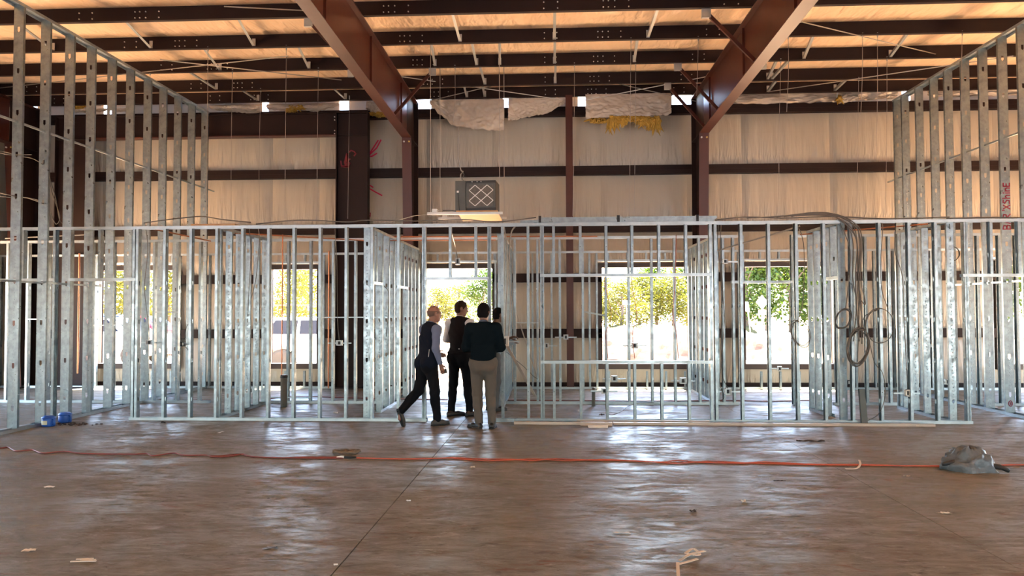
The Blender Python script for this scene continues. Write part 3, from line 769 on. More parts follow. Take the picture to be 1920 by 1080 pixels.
# ------------------------------------------------------------------ things on and around the partitions
# bundle of studs lying on the top track
zt0 = HT+.003
def channel_at(px0, px1, y, z, nm, lab, w=.10, h=.038, rz=0):
    x0, x1 = PX(px0, y), PX(px1, y); prof = [(-w/2, 0), (w/2, 0), (w/2, h), (w/2-.004, h), (w/2-.004, .004), (-w/2+.004, .004), (-w/2+.004, h), (-w/2, h)]
    o = MB().prism(prof, (x0, y, z+h), (0, -1, 0), (0, 0, -1), (1, 0, 0), x1-x0).build(nm, galv)
    return tag(o, lab, 'metal stud', None)
channel_at(976, 1340, Yf-.01, zt0, 'loose_stud', 'loose galvanized stud strapped flat on top of the front partition, lower one')
channel_at(1012, 1345, Yf-.01, zt0+.040, 'loose_stud', 'loose galvanized stud strapped flat on top of the front partition, upper one')
for p in (1013, 1160, 1308):
    x = PX(p, Yf); tag(MB().box((x-.02, Yf-.068, zt0-.004), (x+.02, Yf-.062, zt0+.10)).box((x-.02, Yf-.068, zt0+.094), (x+.02, Yf+.05, zt0+.10)).box((x-.012, Yf-.08, zt0+.03), (x+.006, Yf-.068, zt0+.07)).build('strap', black),
        'black strap holding the loose studs on the partition top, '+{1013: 'nearest the filter box', 1160: 'the middle one', 1308: 'nearest the orange-lit rafter'}[p], 'strap')
# timber offcut on the top track
a = PX(366, Yf+.2); b = PX(448, Yf+.2)
tag(bevel(MB().box((a, Yf+.02, HT), (b, Yf+.24, HT+.038)).build('timber_offcut', wood), .003), 'wooden board offcut lying on the partition top beside the tall stud wall', 'board')

# wall heater / fan-coil box on a hanging platform
yA, yBk = 12.95, 14.22
zA, zBk = PZ(400, yA, 870), PZ(409, yBk, 880)
plat = thing('equipment_platform', 'hanging plywood platform on two white channels carrying the filter box', 'platform', (PX(870, yA), yA, zA))
ox, oy, oz = PX(870, yA), yA, zA
MB().box((PX(801, yA)-ox, -.02, -.021), (PX(943, yA)-ox, .02, .021)).build('support_channel', white, plat)
MB().box((PX(822, yBk)-ox, yBk-yA-.02, zBk-zA-.02), (PX(950, yBk)-ox, yBk-yA+.02, zBk-zA+.02)).build('support_channel', white, plat)
bevel(MB().add([(PX(856, yA)-ox, -.06, .022), (PX(934, yA)-ox, -.06, .022), (PX(941, yBk)-ox, yBk-yA+.05, .022), (PX(868, yBk)-ox, yBk-yA+.05, .022),
     (PX(856, yA)-ox, -.06, .040), (PX(934, yA)-ox, -.06, .040), (PX(941, yBk)-ox, yBk-yA+.05, .040), (PX(868, yBk)-ox, yBk-yA+.05, .040)],
     [(0, 3, 2, 1), (4, 5, 6, 7), (0, 1, 5, 4), (1, 2, 6, 5), (2, 3, 7, 6), (3, 0, 4, 7)]).build('plywood_deck', plym, plat), .002)
for px, yy, zz_ in ((807, yA, zA), (937.5, yA, zA), (825, yBk, zBk), (946, yBk, zBk)):
    MB().tube([(PX(px, yy)-ox, yy-oy, zz_-oz-.05), (PX(px, yy)-ox, yy-oy, ZP+.02-oz)], .006, 6).build('hanger_rod', steelwire, plat)
x0, x1 = PX(855, yA), PX(932, yA); zb0 = zA+.041; zt1 = PZ(338, yA, 890)
fc = thing('fan_coil_unit', 'dark grey fan box with diamond wire filter front sitting on the hanging platform', 'ventilation unit', ((x0+x1)/2, yA+.28, zb0), math.radians(-4))
hwid, hh = (x1-x0)/2, zt1-zb0
bevel(MB().box((-hwid, -.27, 0), (-hwid+.19, .27, hh)).build('control_cabinet', unitm, fc), .008)
bevel(MB().box((-hwid+.195, -.25, 0), (hwid, .27, hh)).build('fan_housing', unitd, fc), .008)
fr = MB(); fa, fb, f0, f1 = -hwid+.20, hwid-.01, .055, hh-.05
for q in ((fa, f0, fb, f0+.03), (fa, f1-.03, fb, f1), (fa, f0, fa+.045, f1), (fb-.03, f0, fb, f1)): fr.box((q[0], -.285, q[1]), (q[2], -.25, q[3]))
fo = fr.build('filter_frame', unitm, fc)
MB().box((fa+.02, -.262, f0+.02), (fb-.02, -.252, f1-.02)).build('filter_pad', filterm, fc)
ga, gb, g0, g1 = fa+.05, fb-.035, f0+.035, f1-.035
for s in (1, -1):
    for k in (-1, 0, 1, 2):
        pts = []
        # diamonds: lines at 45 degrees clipped to the filter opening
        c = g0+(g1-g0)*(k-.0)*.5*1.0 if s > 0 else g1-(g1-g0)*k*.5
        Wd, Hd = gb-ga, g1-g0
        u0, u1 = 0., 1.
        n = []
        for q in range(41):
            u = q/40; z = (-.25+.5*k+u if s > 0 else 1.25-.5*k-u)
            if 0 <= z <= 1: n.append((ga+Wd*u, -.272, g0+Hd*z))
        if len(n) > 1: MB().bar(n[0], n[-1], .012, .014, (0, 1, 0)).build('filter_wire', white, fc)
MB().tube(smoothpath([(-hwid+.05, -.272, hh*.62), (-hwid+.06, -.28, hh*.4), (-hwid+.075, -.285, hh*.1), (-hwid+.075, -.285, -.01), (-hwid-.05, -.29, .015), (-hwid-.22, -.29, .02)], 6), .006, 6).build('power_lead', black, fc)
MB().box((-hwid+.03, -.279, hh*.61), (-hwid+.065, -.27, hh*.67)).build('latch', white, fc)
for x in (-.06, .03, .10): bolts(MB(), [(x, -.252, hh-.022)], .009).build('screw', boltm, fc)
p0 = P(860, 238, Y=yA+.3); pe = Vector(fc.location)+Vector((-hwid+.10, 0, hh))
tag(MB().tube(smoothpath([p0, P(859, 290, Y=yA+.3), P(864, 318, Y=yA+.3), P(868, 322, Y=yA+.28), P(863, 330, Y=yA+.28), pe], 8), .010, 6).build('conduit', mcable), 'flexible conduit dropping from the torn sheet into the filter box', 'conduit')
tag(MB().tube(smoothpath([pe+Vector((.02, 0, 0)), P(865, 330, Y=yA+.27), P(867, 324, Y=yA+.27), P(870, 327, Y=yA+.27), P(868, 334, Y=yA+.27)], 6), .006, 6).build('cable_loop', cablem), 'small loop of cable on top of the filter box', 'cable')
for (px, py, yy, lab) in ((815, 394, yA, 'white junction box sitting at the free end of the hanging platform channel'), (834, 410.5, yBk, 'white junction box beneath the hanging platform, on its rear channel')):
    z = (zA+.021 if yy == yA else zBk+.02)
    jb = thing('junction_box', lab, 'junction box', (PX(px, yy), yy, z))
    bevel(MB().box((-.045, -.03, 0), (.045, .03, .06)).build('case', white, jb), .006)
    MB().lathe([(.012, 0), (.012, .02)], (.056, 0, .03), 8, axis='x').build('gland', galvbox, jb)

# electrical boxes fixed between studs
boxes = [(945, 640, Yf, 'square outlet box held at hand height beside the dark sweater', 18, 18, 1),
         (1025, 648, Ys+.3, 'small switch box on a stud beside the sill of the window opening', 8, 10, 0), (1061, 632, Ys+.4, 'small metal box on a stud by the slim post', 9, 9, 0),
         (636, 643, Ys, 'bright switch box on a stud in front of the broad portal column', 12, 10, 0), (470, 732, Ys-.1, 'low outlet box at the end of the short cross partition', 10, 11, 0),
         (1190, 648, Ys, 'grey box showing against the red clay bank in the wide window', 11, 10, 0), (1152, 710, Ys+.05, 'outlet box below the wide window, the one nearest the slim post', 11, 11, 0),
         (1281, 714, Ys+.05, 'outlet box below the wide window, at its far corner', 12, 11, 0), (1365, 734, Yf+.35, 'outlet box low between the double studs and the tree window', 12, 12, 0), (1360, 490, Yf+.5, 'box high up on a brace between two studs beside the tree window', 10, 9, 0),
         (1702, 737, Yf, 'low outlet box with a pale cover on the studs near the lettered wall', 8, 12, 1), (1133, 733, Yf+.05, 'low outlet box with drooping cables under the wide window opening', 11, 10, 0),
         (280, 642, Ys, 'box on a dark bracket in front of the truck window', 12, 10, 0), (343, 645, Ys+.2, 'black box with dangling cable near the truck window', 8, 9, 2),
         (1462, 691, Yb3, 'outlet box below the tree window', 7, 8, 0), (1592, 717, Yb3, 'dark low outlet box on the back wall behind the cable coils', 7, 8, 2), (858, 490, Ys, 'small lamp box hanging in the top of the doorway', 9, 13, 0), (1776, 716, Ys-.5, 'outlet box on a short conduit near the end of the front partition', 7, 10, 0)]
for px, py, yy, lab, w, h, kind in boxes:
    c = P(px, py, Y=yy); ww, hh2 = w*yy/FPX/2, h*yy/FPX/2
    b = thing('electrical_box', lab, 'electrical box', (c.x, yy, c.z))
    m_ = [galvbox, white, black][kind]
    cm = MB()
    t_ = .004
    cm.box((-ww, .0, -hh2), (ww, .04, hh2))
    for q in ((-ww, -hh2, ww, -hh2+.012), (-ww, hh2-.012, ww, hh2), (-ww, -hh2, -ww+.012, hh2), (ww-.012, -hh2, ww, hh2)): cm.box((q[0], -.025, q[1]), (q[2], .0, q[3]))
    cm.build('case', m_, b)
    MB().box((-ww*.4, -.006, -hh2*.6), (ww*.4, .001, hh2*.6)).build('device', black if kind != 2 else galvbox, b)
    MB().bar((-ww-.16, .03, -.006), (ww+.16, .03, -.006), .008, .022).build('mounting_bracket', galv2, b)

# cables
def cable(pts, lab, r=.006, m=None, cat='cable', nm='cable', n=8, closed=False, group=None):
    """pts: (px,py,Y)"""
    return tag(MB().tube(smoothpath([P(a, b, Y=c) for a, b, c in pts], n), r, 6).build(nm, m or cablem, smooth=True), lab, cat, group)
F = Yf-.09
zt_ = HT+.01
def topc(px, dy=0.): return (px, 414-dy, Yf)
lab_b = ['first strand from the front', 'strand that bulges widest', 'strand that hugs the stud', 'middle strand', 'strand ending deepest in the coil', 'last strand by the plain studs', 'thin stray strand']
ends = [(1600, 640), (1611, 640), (1604, 600), (1616, 645), (1608, 678), (1620, 620), (1612, 560)]
for k, (ex, ey) in enumerate(ends):
    o_ = (k-3)*4; j = [rnd.uniform(-5, 5) for _ in range(6)]
    cable([(1400+k*14, 409-k*.5, Yf-.02), (1480+k*6, 405-k, Yf-.02), (1540+k*4+j[0], 404-k*.6, Yf-.05), (1578+k*4+j[1], 414+k, F), (1598+k*3.5+j[2], 450, F-.01*k), (1607+o_*.7+j[3], 520, F-.012*k), (1611+o_*.6+j[4], 570, F-.01*k), (ex, ey, F-.015*k)],
          'grey cable of the hanging bundle on the partition, '+lab_b[k], .0075)
def coil(cx_, cy, rx, ry, Y, turns, lab, tilt=.0, r=.006, jit=.12, seed=0, tail=None):
    rr = random.Random(seed); pts = []
    N = int(turns*14)
    for i in range(N+1):
        a = 2*PI*i/14+PI/2; j = 1+jit*math.sin(i*.61+seed)*.6+jit*rr.uniform(-.3, .3)
        x, y = rx*j*math.cos(a), ry*j*math.sin(a)
        pts.append(P(cx_+x+tilt*y, cy-y, Y=Y-.006*(i/14)-.02*math.sin(a)))
    if tail: pts = [P(*q[:2], Y=q[2]) for q in tail]+pts
    return tag(MB().tube(smoothpath(pts, 4), r, 6).build('cable_coil', cablem, smooth=True), lab, 'cable coil')
coil(1501, 625, 17, 24, F, 2.4, 'loose coil of cable hanging before the dimpled stud at the tree window', -.2, .006, .15, 1, [(1490, 418, Yf), (1503, 440, F), (1508, 480, F), (1506, 560, F), (1499, 590, F)])
coil(1581, 598, 14, 18, F, 3.4, 'tight dark coil of cable tied to a stud above the large coil', .25, .007, .15, 2, [(1574, 415, Yf), (1594, 470, F), (1590, 540, F), (1586, 575, F)])
coil(1609, 650, 19, 33, F-.05, 6.2, 'large dark coil of cable at the bottom of the hanging bundle', .1, .008, .16, 3, [(1612, 560, F-.05), (1610, 600, F-.05)])
coil(1650, 610, 27, 32, F-.02, 1.3, 'wide open loop of cable between the bundle and the plain stud', 0, .006, .05, 4, [(1618, 600, F-.02), (1625, 590, F-.02)])
coil(1786, 476, 13, 13, Yf+.2, 2.4, 'round coil of cable high on the dimpled stud near the lettered wall', 0, .006, .1, 5, [(1780, 420, Yf), (1784, 450, Yf+.2)])
cable([(1630, 640, F), (1640, 680, F), (1655, 700, F), (1660, 740, F), (1648, 775, F), (1625, 790, F)], 'cable tail sweeping from the large coil down to the bottom track')
cable([(1648, 418, Yf), (1655, 425, F), (1652, 480, F), (1653, 540, F), (1665, 580, F)], 'cable dropping from the partition top into the wide open loop')
cable([(1680, 418, Yf), (1678, 470, F+.2), (1692, 520, F+.2), (1695, 600, F+.2), (1700, 690, F+.2), (1702, 730, Yf)], 'cable running down beside the studs to the low outlet box near the lettered wall')
cable([(1352, 418, Yf+.3), (1350, 480, Yf+.3), (1355, 540, Yf+.3), (1352, 640, Yf+.3), (1354, 700, Yf+.3), (1364, 728, Yf+.3)], 'cable running down the double studs to the outlet box at the tree window')
cable([(1347, 415, Yf+.2), (1346, 460, Yf+.3), (1352, 520, Yf+.3), (1358, 600, Yf+.3), (1351, 690, Yf+.3), (1350, 720, Yf+.35), (1358, 745, Yf+.35), (1345, 752, Yf+.3)], 'second cable wandering down the double studs at the tree window')
cable([(1137, 738, Yf), (1136, 765, Yf), (1142, 777, Yf), (1160, 774, Yf), (1190, 757, Ys-.4), (1240, 755, Ys), (1290, 752, Ys), (1335, 756, Ys)], 'cable drooping from the low outlet box and off along the second stud row')
cable([(945, 425, Yf+.1), (950, 460, Yf+.25), (951, 520, Yf+.25), (948, 600, Yf+.25), (946, 630, Yf+.1)], 'cable feeding the square outlet box from above', .011, mcable)
cable([(968, 422, Yf+.2), (958, 440, Yf+.3), (954, 500, Yf+.3), (957, 560, Yf+.3), (953, 640, Yf+.2)], 'armoured cable beside the one feeding the square outlet box', .011, mcable)
cable([(950, 660, Ys-.3), (985, 690, Ys), (1000, 705, Ys), (1010, 712, Ys)], 'thin cable sagging away below the square outlet box')
cable([(468, 430, Yf+.3), (470, 480, Yf+.8), (466, 560, Yf+.9), (464, 640, Ys-.3), (470, 725, Ys-.15)], 'cable dropping down the short cross partition to its low box')
cable([(484, 425, Yf+.3), (486, 450, Yf+.8), (480, 520, Yf+.9), (468, 580, Ys-.3), (466, 660, Ys-.3), (470, 727, Ys-.12)], 'second cable bowing down the short cross partition')
cable([(628, 430, Yf+.5), (632, 500, Ys-.06), (633, 600, Ys-.06), (636, 638, Ys-.03)], 'cable dropping to the bright switch box by the portal column')
cable([(720, 536, 12.7), (729, 550, 12.8), (728, 590, 12.8), (724, 630, 12.8)], 'cable hanging in the first doorway of the cross partition behind the bald man')
cable([(845, 430, Yf+.5), (853, 460, Ys-.05), (858, 486, Ys-.03)], 'cable feeding the small lamp box in the doorway', .009, mcable)
cable([(273, 425, Yf+.5), (277, 470, Yf+.9), (271, 540, Ys-.1), (278, 605, Ys-.1), (281, 636, Ys-.05)], 'cable dropping to the box on a dark bracket at the truck window')
cable([(345, 640, Ys+.1), (350, 612, Ys+.05), (358, 606, Ys+.05)], 'short cable jumping from the black box to a stud')
cable([(347, 650, Ys+.1), (354, 658, Ys+.05), (356, 668, Ys+.05)], 'short cable tail under the black box')
cable([(60, 290, yL[1]-.02), (30, 290, yL[1]), (10, 285, 10.6), (-20, 278, 10.4)], 'upper pair cable entering the tall studs from outside the view, top strand')
cable([(80, 308, yL[2]-.05), (60, 297, 11.2), (30, 292, yL[1]+.1), (-20, 284, 10.4)], 'upper pair cable entering the tall studs from outside the view, lower strand')
cable([(86, 381, yL[2]), (60, 372, 11.2), (30, 368, yL[1]), (-20, 358, 10.4)], 'lower cable looping between the first tall studs, top strand')
cable([(82, 382, yL[2]-.05), (50, 371, 11.2), (28, 371, yL[1]+.1), (-20, 366, 10.4)], 'lower cable looping between the first tall studs, bottom strand')
cable([(92, 330, 11.6), (104, 370, 11.6), (112, 412, Yf), (122, 421, Yf)], 'cable curving from the tall studs down onto the front partition top, outer strand')
cable([(92, 332, 11.6), (98, 362, 11.6), (112, 405, Yf), (105, 420, Yf), (95, 400, 11.6), (90, 395, 11.6)], 'cable curving from the tall studs down onto the front partition top, looped strand')
cable([(270, 418, Yf+.1), (320, 411, Yf+.1), (350, 408, Yf+.15), (380, 406, Yf+.22), (420, 412, Yf+.1), (470, 417, Yf+.05)], 'cable lying along the partition top over the timber offcut', .009)
cable([(480, 420, Yf), (560, 413, Yf), (650, 416, Yf), (690, 413, Yf), (780, 414, Yf), (870, 412, Yf), (930, 416, Yf), (1005, 408, Yf+.06)], 'grey cable trailing along the partition top towards the strapped studs', .009)
cable([(700, 421, Yf+.1), (740, 414, Yf+.2), (780, 404, yA-.05), (801, 402, yA-.05)], 'cable rising from the partition top to the hanging platform', .006, mcable)
cable([(1345, 412, Yf), (1400, 407, Yf), (1470, 409, Yf), (1560, 406, Yf+.05), (1660, 410, Yf), (1780, 407, Yf)], 'cable trailing along the partition top towards the lettered wall', .009)
cable([(1775, 410, Yf+.06), (1850, 408, Yf+.06), (1930, 409, Yf+.06)], 'cable at the end of the partition top under the lettered studs', .012)
for i, (a, b, y) in enumerate(((1040, 1052, 520), (1102, 1110, 470), (1140, 1152, 490))):
    pass
for (px, w_, lab) in ((1140, 10, 'thin reddish wire dropping beside a stud in the wide window, first from the slim post'), (1190, 8, 'thin reddish wire dropping beside a stud in the wide window, above the grey box'), (1272, -6, 'thin reddish wire wandering down the far side of the wide window')):
    cable([(px-4, 440, Ys-.06), (px-6, 525, Ys-.06), (px+w_-4, 590, Ys-.06), (px-4, 625, Ys-.06), (px, 672, Ys-.06)], lab, .005, orange, 'wire', 'wire')

# copper / conduit runs at the top of the second wall and vertical pipes
for (a, b, lab, m_, r_) in (((440, 437, 12.2), (700, 452, 13.2), 'copper-coloured pipe running high behind the front partition near the cross partition', copper, .012),
                       ((690, 444, 13.4), (1120, 443, 13.4), 'long copper pipe crossing high above the doorway', copper, .013), ((690, 451, 13.3), (930, 450, 13.3), 'second copper pipe just under the long one above the doorway', copper, .011),
                       ((1345, 470, 12.0), (1500, 424, 11.9), 'conduit slanting up beneath the partition top towards the cable bundle', mcable, .012), ((1500, 440, 12.8), (1740, 420, 11.8), 'copper-coloured conduit slanting high behind the hanging cables', copper, .012),
                       ((10, 447, 12.6), (165, 440, 12.6), 'pale conduit high behind the first tall studs', mcable, .012), ((275, 427, 11.8), (395, 452, 13.0), 'conduit slanting high behind the corner stud near the truck window', copper, .012)):
    tag(MB().tube([P(a[0], a[1], Y=a[2]), P(b[0], b[1], Y=b[2])], r_, 8).build('pipe', m_), lab, 'pipe')
for (px, y0, y1, Y, lab) in ((530, 440, 708, Ys-.5, 'thin copper riser standing in the capped grey pipe before the white vehicle'), (617, 470, 728, 15.6, 'thin copper riser in front of the broad portal column'), (149, 475, 700, 14.6, 'reddish riser pipe seen between the tall studs near the truck window')):
    a, b = P(px, y0, Y=Y), P(px, y1, Y=Y)
    tag(MB().tube([a, Vector((a.x, Y, max(b.z, 0)))], .011 if px == 530 else .016, 8).build('pipe', copper), lab, 'pipe')
def stub(px, ytop, ybase, r, lab, cap):
    g = P(px, ybase, Z=0); z = P(px, ytop, Y=g.y).z
    t = thing('pipe_stub', lab, 'pipe', (g.x, g.y, 0))
    MB().lathe([(r, 0), (r, z-.05), (r*1.02, z-.05), (r*1.02, z-.04), (r, z-.04), (r, z)], n=16).build('pipe_wall', pvc, t, True)
    if cap: MB().lathe([(r*1.12, z-.045), (r*1.15, z-.03), (r*1.15, z), (r*.8, z+.012)], n=16).build('cap', black, t)
stub(532, 704, 763, .058, 'grey pipe stub with dark rubber cap standing before the white vehicle window', True)
stub(1113, 727, 761, .030, 'thin grey pipe stub standing inside the wide window room', False)
g = P(1606, 790, Z=0)
tag(MB().add([(-.06, 0, 0), (.03, 0, 0), (.03, .05, 0), (-.06, .05, 0), (-.09, 0, .52), (-.01, 0, .52), (-.01, .05, .52), (-.09, .05, .52)],
    [(0, 3, 2, 1), (4, 5, 6, 7), (0, 1, 5, 4), (1, 2, 6, 5), (2, 3, 7, 6), (3, 0, 4, 7)]).build('metal_offcut', unitm, loc=(g.x+.02, Yf-.11, 0)), 'dark grey flat metal offcut leaning upright below the large cable coil', 'offcut')
# diagonal braces leaning beside the square box
for a, b, lab, w_ in (((950, 648, Yf+.55), (1003, 742, Ys-.2), 'pale strip leaning diagonally below the square outlet box', .045), ((958, 555, Ys+.2), (1010, 716, 15.6), 'thin diagonal strip crossing behind the square outlet box', .022)):
    A, B = P(a[0], a[1], Y=a[2]), P(b[0], b[1], Y=b[2])
    tag(MB().bar(A, B, w_, .012, (0, -1, 0)).build('bracing_strip', beige), lab, 'strip')
A, B = P(1096, 586, Y=14.2), P(1138, 594, Y=14.0)
tag(MB().prism([(-.02, 0), (.02, 0), (.02, .03), (.016, .03), (.016, .004), (-.016, .004), (-.016, .03), (-.02, .03)], A, (0, 1, 0), (0, 0, 1), (B-A).normalized(), (B-A).length).build('bent_channel', galv2), 'short bent channel sticking out at the edge of the wide window', 'channel')

# ------------------------------------------------------------------ on the floor
def fl(px, py, z=0.): 
    p = P(px, py, Z=0); p.z = z; return p
def trim(px0, py0, px1, py1, w, h, m_, nm, lab):
    a, b = fl(px0, py0), fl(px1, py1); d = (b-a); L = d.length; d.normalize(); r = d.cross(Vector((0, 0, 1)))
    prof = [(-w/2, 0), (w/2, 0), (w/2, h), (w/2-.004, h), (w/2-.004, .004), (-w/2+.004, .004), (-w/2+.004, h), (-w/2, h)]
    return tag(MB().prism([(p, h-q) for p, q in prof][::-1], a, r, (0, 0, 1), d, L).build(nm, m_), lab, 'metal track')
trim(964, 795, 1088, 796, .07, .035, beige, 'loose_track', 'beige track length lying on the floor beside the men, the shortest')
trim(1040, 791, 1330, 794, .05, .04, beige, 'loose_track', 'beige track length lying tight against the front partition under the wide window')
trim(1088, 797, 1148, 797.6, .09, .045, beige, 'loose_track', 'short wide beige track piece beside the white folded paper')
trim(1150, 796, 1752, 799.5, .07, .035, beige, 'loose_track', 'longest beige track length lying before the hanging cables')
trim(952, 790, 966, 791, .08, .05, galv2, 'track_offcut', 'small galvanized offcut at the foot of the partition beside the men')
trim(0-60, 824, 60, 800.5, .09, .05, galv2, 'loose_track', 'shiny galvanized track piece on the floor at the foot of the first tall stud')
a = fl(1121, 801)
sh = MB().add([(-.14, -.06, 0), (.14, -.06, 0), (.15, .0, .028), (-.15, .0, .028), (-.14, .06, .004), (.14, .06, .004), (-.14, -.06, .004), (.14, -.06, .004), (.15, 0, .033), (-.15, 0, .033), (-.14, .06, .009), (.14, .06, .009)],
              [(0, 1, 2, 3), (3, 2, 5, 4), (6, 9, 8, 7), (9, 10, 11, 8), (0, 6, 7, 1), (4, 5, 11, 10), (0, 3, 9, 6), (3, 4, 10, 9), (1, 7, 8, 2), (2, 8, 11, 5)])
tag(sh.build('folded_paper', white, loc=a), 'white folded paper on the floor in front of the beige track lengths', 'paper')
# blue jars
for px, py, lab in ((91, 799, 'blue plastic tub with a pale label, the nearer of two by the tall studs'), (122, 792, 'blue plastic tub with a side handle, the farther one by the tall studs')):
    g = fl(px, py)
    t = thing('plastic_tub', lab, 'tub', (g.x, g.y, 0), -.3)
    s_ = .092
    MB().lathe([(s_*.92, 0), (s_, .02), (s_, .105), (s_*.96, .12)], n=20).build('tub_body', blue, t, True)
    MB().lathe([(s_*1.04, .112), (s_*1.05, .135), (s_*.75, .150), (s_*.7, .155)], n=20).build('lid', blue, t, True)
    if px == 91:
        mb = MB(); mb.grid(lambda u, v: (s_*1.01*math.sin(-.5+u*1.2), -s_*1.01*math.cos(-.5+u*1.2), .03+v*.06), 8, 1); mb.build('paper_label', labelm, t)
    MB().tube(smoothpath([(s_*.9, -.01, .11), (s_*1.3, -.01, .10), (s_*1.3, -.01, .04), (s_*.95, -.01, .03)], 5), .012, 6).build('handle', blue, t, True)
mb = MB(); g = fl(135, 796)
for k in range(46):
    x, y = rnd.gauss(0, .16), rnd.gauss(0, .05); r = rnd.uniform(.008, .02)
    mb.cbox((x, y, r*.5), (r*2, r, r))
o = mb.build('rubble', darkscrap, loc=g); tag(o, 'scatter of dark crumbs on the floor beside the blue tubs', 'crumbs', kind='stuff')
# extension cords
def cord(pts, lab, m_, r=.0085):
    q = [fl(a, b, r+.001) for a, b in pts]; return tag(MB().tube(smoothpath(q, 7), r, 6).build('extension_cord', m_, smooth=True), lab, 'cord')
cord([(-40, 846), (0, 842), (15, 840), (30, 847), (60, 845), (80, 851), (120, 848), (160, 852), (250, 853), (275, 852), (288, 856), (325, 851), (345, 855), (385, 855), (400, 858), (430, 857), (455, 853), (475, 858), (530, 860), (560, 859), (610, 859), (640, 859)],
     'dark red extension cord snaking over bare floor from below the blue tubs to the plug', dorange)
cord([(385, 855), (410, 856), (430, 854), (450, 853), (470, 857), (510, 859), (560, 860), (600, 860.5), (645, 860)], 'second dark red cord strand lying along the first', dorange, .007)
cord([(668, 860), (700, 861), (760, 862), (820, 861), (850, 860), (900, 862), (960, 863), (1000, 865), (1040, 862), (1100, 864), (1170, 865), (1240, 868), (1268, 865), (1310, 868), (1390, 870), (1430, 868), (1520, 872), (1620, 873), (1700, 875), (1790, 875), (1850, 875), (1905, 873), (1960, 874)],
     'bright orange extension cord running across the floor under the grey bag', orange)
cord([(850, 861), (920, 865), (1000, 862), (1060, 865), (1130, 863), (1200, 866), (1270, 870), (1330, 866), (1420, 870), (1540, 873), (1650, 874), (1760, 876), (1830, 877)], 'second orange cord strand twisted along the bright one', orange, .007)
g = fl(655, 860, 0); t = thing('cord_plug', 'black and white plug joining the two extension cords on the floor', 'plug', (g.x, g.y, .018))
MB().tube([(-.06, 0, 0), (.02, 0, 0), (.03, 0, 0), (.08, 0, 0)], [.014, .018, .016, .009], 8).build('plug_body', black, t)
MB().tube([(-.15, .01, -.004), (-.10, .01, 0), (-.06, .0, 0)], [.008, .014, .014], 8).build('socket', white, t)
# cords inside the building behind the partition
cord([(500, 757-8), (560, 744), (700, 748), (840, 750)], 'dark red cord lying on the floor beyond the second stud row by the white vehicle', dorange)
cord([(948, 751), (1040, 752), (1200, 753), (1350, 752), (1450, 753), (1560, 751)], 'dark red cord lying on the floor inside the wide window room', dorange)
cord([(0, 752), (60, 750), (170, 752), (300, 752), (395, 751)], 'dark red cord lying on the floor behind the tall studs by the truck window', dorange)
# crumpled grey bag
g = fl(1818, 880)
def bag(u, v):
    a = 2*PI*u; e = v*PI/2; rr = .245*math.cos(e)**.7
    n1 = noise.noise((math.cos(a)*1.7, math.sin(a)*1.7, v*3)); n2 = abs(noise.noise((math.cos(a)*4, math.sin(a)*4, v*6)))
    rr *= 1+.22*n1+.22*n2
    return (rr*math.cos(a)*1.05, rr*math.sin(a)*.8, max(0, .19*math.sin(e)*(1+.35*n1+.25*n2)))
bg = thing('plastic_bag', 'crumpled grey plastic bag lying on the orange cord', 'bag', g)
MB().grid(bag, 56, 14).build('bag_skin', greypl, bg, True)
MB().tube(smoothpath([(-.15, -.06, .09), (-.24, -.08, .085), (-.33, -.09, .07)], 4), [.03]*4+[.022]*4+[.016], 8).build('twisted_end', black, bg, True)
MB().tube(smoothpath([(.17, -.10, .06), (.25, -.14, .05), (.31, -.17, .02)], 4), [.03]*4+[.024]*4+[.018], 8).build('twisted_end', black, bg, True)
# rope tangle, scraps, straps
def scrap(px, py, w, d, h, lab, m_=None, rz=0., nm='scrap', cat='scrap'):
    g = fl(px, py); sd_ = rnd.random()*50
    def fn(side):
        def q(u, v):
            x, y = (u-.5)*w*(1+.25*math.sin(v*5+sd_)), (v-.5)*d*(1+.25*math.sin(u*6+sd_))
            return (x, y, .003+side+abs(noise.noise((u*3+sd_, v*3, 1)))*h*1.6)
        return q
    mb = MB(); mb.grid(fn(.003), 6, 4); k = len(mb.f); mb.grid(fn(0), 6, 4); mb.f = mb.f[:k]+[f[::-1] for f in mb.f[k:]]
    return tag(mb.build(nm, m_ or scrapm, loc=g, smooth=False), lab, cat)
scrap(94, 914, .085, .05, .012, 'white paper scrap alone on the open floor below the dark red cord', white, nm='paper_scrap')
for k in range(5): pass
t = thing('wood_splinters', 'torn pale cardboard shred on the near floor', 'scrap', fl(161, 1052))
for k in range(6): MB().bar((rnd.uniform(-.09, -.02), (k-2.5)*.012, .006), (rnd.uniform(.03, .10), (k-2.5)*.012+rnd.uniform(-.01, .01), .010), .014, .006).build('shred', scrapm, t)
scrap(57, 1034, .085, .045, .02, 'small pale scrap near the torn cardboard shred')
scrap(508, 1028, .09, .05, .004, 'thin translucent grey film scrap on the near floor', greypl)
scrap(766, 940, .035, .02, .012, 'tiny white scrap beside the dark floor joint', white)
scrap(630, 1060, .025, .018, .008, 'tiny white crumb on the joint line in the near floor', white)
scrap(886, 877, .05, .03, .014, 'small pale chip in front of the orange cord under the khaki trousers', scrapm)
scrap(1700, 894, .06, .03, .02, 'pale bent chip in front of the grey bag', scrapm)
scrap(1770, 963, .10, .03, .012, 'curled pale sliver beyond the thin floor joint', scrapm)
scrap(1395, 942, .035, .05, .02, 'upright pale chip in the middle of the shiny floor', scrapm)
scrap(1461, 902, .10, .02, .006, 'thin flat brown strip on the floor', darkscrap)
scrap(1165, 1000, .12, .03, .004, 'flat pale streak of tape on the glossy floor', white)
scrap(1300, 960, .05, .03, .015, 'dark crumb near the upright pale chip', darkscrap)
scrap(306, 794, .06, .03, .03, 'dark curl of metal at the foot of the front partition', darkscrap)
